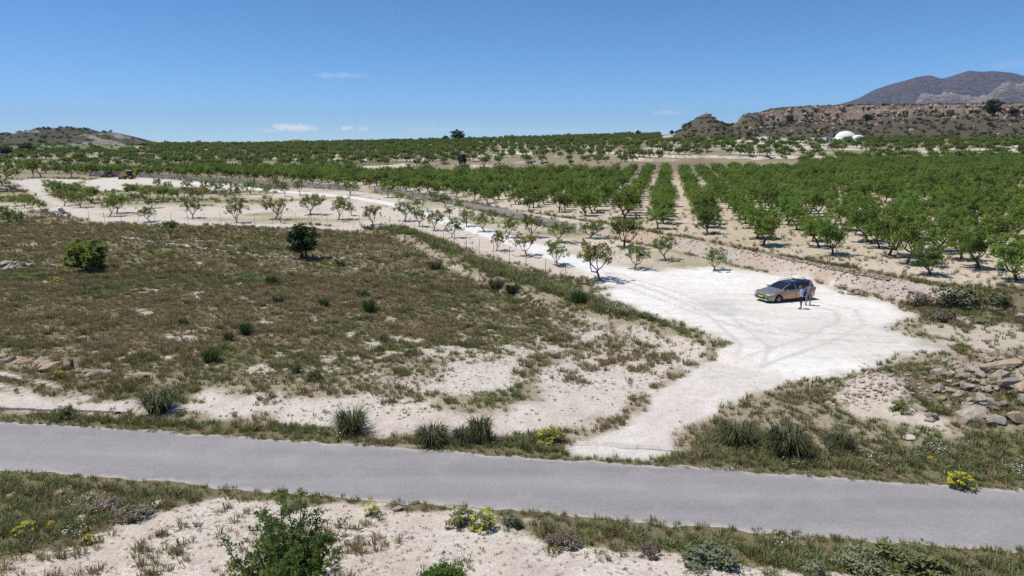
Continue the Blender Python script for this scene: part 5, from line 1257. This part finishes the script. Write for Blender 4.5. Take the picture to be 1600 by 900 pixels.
    # wheels
    for wx in WHX:
        for s in (1, -1):
            w = empty('wheel', (wx, s*.80, .325)); w.parent = car
            MB().lathe([(.20,-.10),(.29,-.105),(.318,-.08),(.325,0),(.318,.08),(.29,.105),(.20,.10)], 28, 'Y').build('tyre', M['rubber'], w, True)
            r = MB(); r.lathe([(.225,.085*s),(.232,.10*s),(.212,.10*s),(.205,.05*s)], 28, 'Y')
            for k in range(5):
                a = 2*math.pi*k/5; rot = Matrix.Rotation(a, 3, 'Y'); r.box(rot @ Vector((.115,.085*s,0)), (.20,.03,.075), rot, taper=(1,1))
            r.lathe([(.0,.105*s),(.05,.10*s),(.05,.05*s)], 14, 'Y'); r.build('rim', M['alloy'], w, True)
            MB().lathe([(.0,.03*s),(.205,.03*s),(.205,.02*s)], 24, 'Y').build('brake_disc', M['black'], w)
    return car
A, B = Vector((*flat(1216,474), 0)), Vector((*flat(1258.5,469.3), 0)); hd = math.atan2(A.y-B.y, A.x-B.x)
side = Vector((-math.sin(hd), math.cos(hd), 0)); c = (A+B)/2-side*.83; c.z = gz1(c.x, c.y)-.01
build_car(c, hd)
# rounded pale bundle lying across the rear of the roof
bm = bmesh.new(); bmesh.ops.create_icosphere(bm, subdivisions=3, radius=1.0)
for v in bm.verts:
    k = 1+.08*math.sin(5*v.co.x+2*v.co.y)+.05*math.sin(9*v.co.y+3*v.co.z); v.co = Vector((v.co.x*.46*k, v.co.y*.50*k, max(v.co.z, -.55)*.20*k))
for f in bm.faces: f.smooth = True
me = bpy.data.meshes.new('roof_bundle'); bm.to_mesh(me); bm.free(); me.materials.append(M['cream'])
rot = Matrix.Rotation(hd, 3, 'Z'); o = link('roof_bundle', me, None, c+rot @ Vector((-1.35,-.12,1.60)), hd); tag(o, 'rounded cream bundle lying on the rear of the car roof', 'bundle')

# ------------------------------------------------------------------ the two people
def person(name, loc, rz, label, chain, radii, mats, zones_, head, cap=None):
    """skeleton joints (dict), bones, radius per joint -> one skinned body mesh, coloured by garment"""
    J, E = chain; names = list(J); me = bpy.data.meshes.new(name); me.from_pydata([J[n] for n in names], [(names.index(a), names.index(b)) for a, b in E], [])
    o = bpy.data.objects.new('tmp', me); COL.objects.link(o); md = o.modifiers.new('skin', 'SKIN'); md.use_smooth_shade = True
    for i, n in enumerate(names): r = radii[n]; me.skin_vertices[0].data[i].radius = r if isinstance(r, tuple) else (r, r)
    me.skin_vertices[0].data[names.index('pelvis')].use_root = True
    sb = o.modifiers.new('sub', 'SUBSURF'); sb.levels = sb.render_levels = 2
    bpy.context.view_layer.update(); dg = bpy.context.evaluated_depsgraph_get(); ev = bpy.data.meshes.new_from_object(o.evaluated_get(dg)); bpy.data.objects.remove(o)
    bm = bmesh.new(); bm.from_mesh(ev)
    for f in bm.faces: f.material_index = zones_(f.calc_center_median()); f.smooth = True
    # head: skull, nose, ears, hair, set on the neck
    H = Matrix.Translation(head[0]) @ Matrix.Rotation(head[1], 4, 'Y')
    def blob(c, d, mi):
        g = bmesh.ops.create_icosphere(bm, subdivisions=3, radius=1.0, matrix=H @ Matrix.Translation(c) @ Matrix.Diagonal((*d, 1)))
        for v in g['verts']:
            for f in v.link_faces: f.material_index = mi; f.smooth = True
    blob((.0,0,.0), (.098,.076,.118), 2); blob((.035,0,-.06), (.066,.056,.062), 2); blob((.104,0,-.012), (.018,.012,.022), 2)
    for s in (-1, 1):
        blob((-.005,s*.077,-.01), (.02,.010,.030), 2); blob((.086,s*.032,.012), (.010,.012,.007), 3)
    blob((.094,0,-.058), (.008,.024,.006), 4); blob((-.022,0,.035), (.100,.083,.100), 3)
    # hands: palm and five curled fingers
    for side in ('l', 'r'):
        w, k = Vector(J['wrist_'+side]), Vector(J['elbow_'+side]); d = (w-k).normalized(); lat = Vector((0,0,1)).cross(d).normalized(); up = d.cross(lat)
        for i in range(5):
            off = (i-1.5)*.019 if i < 4 else (-.045 if side == 'l' else .045); L = (.070,.080,.076,.060,.055)[i]; b = w+d*(.085 if i < 4 else .03)+lat*off
            pts = [b, b+d*L*.5+up*.004+(lat*off*.3 if i == 4 else Vector()), b+d*L*.85+up*(.028 if i < 4 else .01)]
            t = MB().tube(pts, [.0095,.009,.007], 6); vs = [bm.verts.new(p) for p in t.v]
            for q in t.f:
                f = bm.faces.new([vs[j] for j in q]); f.material_index = 2; f.smooth = True
        g = bmesh.ops.create_icosphere(bm, subdivisions=2, radius=1.0, matrix=Matrix.Translation(w+d*.055) @ d.to_track_quat('X', 'Z').to_matrix().to_4x4() @ Matrix.Diagonal((.058,.042,.018,1)))
        for v in g['verts']:
            for f in v.link_faces: f.material_index = 2
    out = bpy.data.meshes.new(name); bm.to_mesh(out); bm.free()
    for m in mats: out.materials.append(m)
    return tag(link(name, out, None, loc, rz), label, 'person')
SK = simple('skin', (.42,.24,.17), .6, 0, .15, 6); HR = simple('hair', (.10,.07,.055), .8, 0, .3, 20); HG = simple('hair_fair', (.24,.15,.10), .8, 0, .3, 20); LP = simple('lips', (.33,.14,.11), .6, 0, .1, 5)
SHOE = simple('shoe', (.22,.20,.19), .8, 0, .3, 8); SHIRT = simple('shirt_blue', (.36,.46,.66), .85, 0, .25, 7, .01); TRK = simple('trousers_black', (.018,.019,.024), .85, 0, .3, 7, .01)
JKT = simple('top_dark_grey', (.095,.095,.11), .85, 0, .3, 5, .01, col2=(.20,.20,.22)); GRY = simple('trousers_grey', (.21,.205,.215), .85, 0, .35, 6, .01, col2=(.12,.12,.13)); PHN = simple('phone', (.02,.02,.025), .2, 0, .1, 5)
def skel(stride=.0, arm='read', lean=.03):
    J = {'pelvis':(0,0,.95),'belly':(.01,0,1.08),'chest':(lean+.01,0,1.28),'neck':(lean+.025,0,1.47),'nape':(lean+.05,0,1.55)}
    for s, y in (('l',1),('r',-1)):
        st = stride*y
        J['hip_'+s] = (0,y*.095,.90); J['knee_'+s] = (st*.5+.02,y*.105,.50); J['ankle_'+s] = (st-.02,y*.11,.09); J['heel_'+s] = (st-.03,y*.112,.045); J['toe_'+s] = (st+.19,y*.13,.03)
        J['shoulder_'+s] = (lean,y*.185,1.41)
        if arm == 'read': J['elbow_'+s] = (.06,y*.235,1.13); J['wrist_'+s] = (.28,y*.09,1.20)
        elif arm == 'hold': J['elbow_'+s] = (.03,y*.27,1.15); J['wrist_'+s] = (.25,y*.15,1.08)
    E = [('pelvis','belly'),('belly','chest'),('chest','neck'),('neck','nape')]
    for s in 'lr': E += [('pelvis','hip_'+s),('hip_'+s,'knee_'+s),('knee_'+s,'ankle_'+s),('ankle_'+s,'heel_'+s),('heel_'+s,'toe_'+s),('chest','shoulder_'+s),('shoulder_'+s,'elbow_'+s),('elbow_'+s,'wrist_'+s)]
    Rr = {'pelvis':(.115,.155),'belly':(.105,.145),'chest':(.12,.165),'neck':.062,'nape':.055}
    for s in 'lr': Rr.update({'hip_'+s:.095,'knee_'+s:.066,'ankle_'+s:.046,'heel_'+s:.045,'toe_'+s:(.04,.028),'shoulder_'+s:.068,'elbow_'+s:.048,'wrist_'+s:.032})
    return (J, E), Rr
def zone(sleeve_z, wx):
    def f(c):
        if c.z < .085: return 5
        if c.z < .93: return 1
        if c.z > 1.50: return 2
        if c.x > wx and c.z < 1.35: return 2
        return 0
    return f
ch, Rr = skel(.02, 'read', .04); pp = Vector((*flat(1251,483), 0)); pp.z = gz1(pp.x, pp.y)
p1 = person('person', pp, math.pi*.93, 'person in light blue shirt and black trousers looking down at a phone', ch, Rr, [SHIRT, TRK, SK, HR, LP, SHOE], zone(0, .17), (Vector((.125,0,1.655)), .42))
o = MB().box((0,0,0), (.075,.15,.012), Matrix.Rotation(-.6, 3, 'Y')).build('phone', PHN, None, bevel=.003); f = Matrix.Rotation(math.pi*.93, 3, 'Z') @ Vector((.365,0,1.225)); o.location = pp+f; o.rotation_euler = (0,0,math.pi*.93); tag(o, 'dark phone held by the person in the light blue shirt', 'phone')
ch, Rr = skel(-.10, 'hold', .05); pp = Vector((*flat(1262,477.5), 0)); pp.z = gz1(pp.x, pp.y)
p2 = person('person', pp, math.pi*.22, 'person in dark grey top and grey trousers standing at the back of the car', ch, Rr, [JKT, GRY, SK, HG, LP, SHOE], zone(0, .16), (Vector((.135,0,1.655)), .38))

# ------------------------------------------------------------------ the yellow backhoe loader
M['jcb'] = simple('yellow_machine', (.62,.36,.02), .5, 0, .25, 3); M['jcb_d'] = simple('dark_machine', (.05,.045,.045), .7, 0, .4, 4); M['roofw'] = simple('cab_roof', (.72,.72,.70), .6, 0, .1, 3)
def backhoe(loc, rz):
    e = empty('backhoe_loader', loc, rz, 'yellow backhoe loader parked on the pale yard beyond the trees', 'backhoe loader'); Y = M['jcb']; D = M['jcb_d']
    MB().box((0,0,.85), (3.3,.85,.5)).build('chassis', D, e, bevel=.05)
    MB().box((1.0,0,1.35), (1.5,.9,.65), taper=(.95,.85)).box((1.74,0,1.25), (.06,.8,.55)).build('engine_hood', Y, e, bevel=.07)
    MB().box((-.35,0,1.18), (1.3,1.35,.35)).build('cab_floor', Y, e, bevel=.04)
    cab = MB()
    for x in (.28,-1.0):
        for y in (.68,-.68): cab.tube([(x,y,1.3),(x*.92-.02,y*.93,2.75)], .055, 6)
    for y in (.68,-.68): cab.tube([(-.36,y,1.3),(-.36,y*.93,2.75)], .04, 6)
    c = cab.build('cab_frame', D, e); MB().box((-.36,0,2.81), (1.55,1.45,.14)).build('cab_roof', M['roofw'], e, bevel=.05)
    for y in (.66,-.66): MB().box((-.36,y*.97,2.02), (1.22,.02,1.35)).build('cab_window', M['glass'], e)
    MB().box((.26,0,2.02), (.02,1.2,1.3)).build('cab_window', M['glass'], e)
    MB().box((-.5,0,1.55), (.45,.5,.12)).box((-.7,0,1.85), (.1,.48,.5)).build('seat', D, e, bevel=.03)
    MB().tube([(.65,.25,1.65),(.65,.25,2.2)], .05, 8).build('exhaust', D, e)
    for y in (.58,-.58): MB().tube([(.1,y,1.5),(.9,y,1.42),(1.7,y,1.0),(2.35,y,.45)], .10, 6).build('loader_arm', Y, e); MB().tube([(.6,y,.95),(1.6,y,.9)], .05, 8).build('ram', D, e)
    bk = MB(); pr = [(2.35,.10),(2.95,.06),(2.45,.14),(2.35,.40),(2.48,.78),(2.60,.86)]
    for s in (-1,1):
        for x, z in pr: bk.v.append((x, s*1.1, z))
    for i in range(5): bk.f.append((i, i+1, i+7, i+6)); bk.m.append(0)
    bk.f += [(0,1,2,3,4,5),(11,10,9,8,7,6)]; bk.m += [0,0]; bk.build('front_bucket', D, e)
    for x, r, w in ((1.15,.48,.34),(-.9,.74,.44)):
        for s in (1,-1):
            wh = empty('wheel', (x, s*.84, r)); wh.parent = e
            MB().lathe([(r*.52,-w/2),(r*.9,-w/2),(r,-w*.35),(r,w*.35),(r*.9,w/2),(r*.52,w/2)], 22, 'Y').build('tyre', M['rubber'], wh, True); MB().lathe([(0,s*w*.30),(r*.3,s*w*.32),(r*.54,s*w*.48),(r*.54,0)], 18, 'Y').build('rim', Y, wh, True)
    MB().box((-1.75,0,.95), (.25,1.9,.7)).build('rear_frame', D, e, bevel=.03)
    for s in (1,-1): MB().box((-1.8,s*.85,.75), (.2,.2,1.1)).box((-1.8,s*.85,.2), (.45,.4,.06)).build('stabiliser', Y, e, bevel=.02)
    MB().tube([(-1.85,0,1.2),(-2.3,0,2.1),(-1.95,0,3.3),(-1.9,0,3.75)], [.20,.22,.19,.14], 6).build('boom', Y, e); MB().tube([(-1.9,0,3.7),(-2.35,0,3.0),(-2.5,0,1.95)], [.13,.15,.11], 6).build('dipper', Y, e)
    MB().tube([(-1.95,0,1.7),(-2.25,0,2.9)], .07, 8).build('boom_ram', D, e)
    rb = MB(); pr = [(-2.45,2.05),(-2.95,1.85),(-3.0,1.45),(-2.75,1.2),(-2.45,1.35)]
    for s in (-1,1):
        for x, z in pr: rb.v.append((x, s*.35, z))
    for i in range(4): rb.f.append((i, i+1, i+6, i+5)); rb.m.append(0)
    rb.f += [(0,1,2,3,4),(9,8,7,6,5)]; rb.m += [0,0]; rb.build('digging_bucket', D, e)
p = G(201,280); backhoe((p.x, p.y, p.z), math.pi+.12)

# ------------------------------------------------------------------ distant buildings
p = Vector(((1305-800)/FPX*443, 440, 0)); p.z = gz1(p.x, p.y); s = scale_at(p.y, p.z); e = empty('dome_house', (p.x, p.y, p.z-.3), 0, 'white house of joined domes below the mesa', 'dome house')
def dome_part(x, y, r, h, name='dome'):
    d = MB().lathe([(r,-.5),(r,h*.35)]+[(r*math.cos(a)+1e-3, h*.35+h*.65*math.sin(a)) for a in np.linspace(0, 1.56, 9)], 28, 'Z', (x, y, 0)).build(name, M['white'], e, True); return d
d1 = dome_part(0,0,15/s,16.5/s); d2 = dome_part(14/s,-9/s,12/s,10.5/s); d3 = dome_part(-15/s,-5/s,8/s,7/s)
MB().box((-15/s,-13/s+.1,1.6/s+.2), (3/s,.35,4/s)).build('door', M['black'], d3); MB().box((-2/s,-15/s+.1,4.5/s), (3/s,.5,3/s)).build('window', M['black'], d1)
for x, y, z in ((12,0,11),(-11,0,12),(22,-9,4.5)): MB().tube([(x/s,y/s,z/s-.4),((x+2.5*(1 if x > 0 else -1))/s,y/s,(z+1)/s)], [.35,.2], 6).build('spout', M['white'], d1)
def house(name, px, py, wp, hp, lab, roof=None, rise=0, wall=M['white'], depth=5):
    p = G(px, py)
    if px > 1050 and p.y > 430: p = Vector(((px-800)/FPX*430, 428, 0)); p.z = gz1(p.x, p.y)
    if p.y > 1100: p = Vector(((px-800)/FPX*760, 745, 0)); p.z = gz1(p.x, p.y)
    s = scale_at(p.y, p.z); w, h = wp/s, hp/s; e = empty(name, (p.x, p.y, p.z-.3), .12, lab, 'building')
    wl_ = MB().box((0,0,h/2), (w,depth,h)).build('wall', wall, e, bevel=.03)
    if roof:
        r = rise/s; MB().add([(-w/2-.4,-depth/2-.4,h),(w/2+.4,-depth/2-.4,h),(w/2+.4,depth/2+.4,h),(-w/2-.4,depth/2+.4,h),(-w/2,0,h+r),(w/2,0,h+r)], [(0,1,5,4),(2,3,4,5),(1,2,5),(3,0,4),(3,2,1,0)]).build('roof', roof, e)
    else: MB().box((0,0,h+.06), (w+.2,depth+.2,.12)).build('roof', wall, e)
    MB().box((-w*.2,-depth/2-.01,h*.45), (min(1.0,w*.2),.06,h*.85)).build('door', M['black'], e); MB().box((w*.25,-depth/2-.01,h*.55), (min(1.1,w*.2),.06,h*.3)).build('window', M['glass'], e)
house('white_building', 1191,215,15,6.5,'small white flat roofed building left of the domes')
house('white_outbuilding', 1262,218,12,5,'low white outbuilding left of the domes'); house('white_outbuilding', 1279,218,10,7,'small white outbuilding touching the domes', depth=4)
house('farmhouse', 464,225,13,4,'distant farmhouse with orange tiled roof on the skyline', M['terracotta'], 3.5, M['terracotta'] if False else M['white'], 6)
house('field_shed', 105,229,9,3,'tiny pale shed at the foot of the rocky hill', None, 0, M['concrete'], 4)

# ------------------------------------------------------------------ the air
hm = bpy.data.materials.new('haze'); hm.use_nodes = True; hn = hm.node_tree.nodes; hn.clear()
ho = hn.new('ShaderNodeOutputMaterial'); hv = hn.new('ShaderNodeVolumePrincipled')
hv.inputs['Color'].default_value = (.62,.76,1.0,1); hv.inputs['Density'].default_value = 3.8e-5; hv.inputs['Anisotropy'].default_value = .1
hm.node_tree.links.new(hv.outputs[0], ho.inputs['Volume'])
o = MB().box((0,1500,370), (34000,34000,800)).build('haze', hm); tag(o, 'thin blue haze filling the air over the valley', 'haze', kind='stuff')
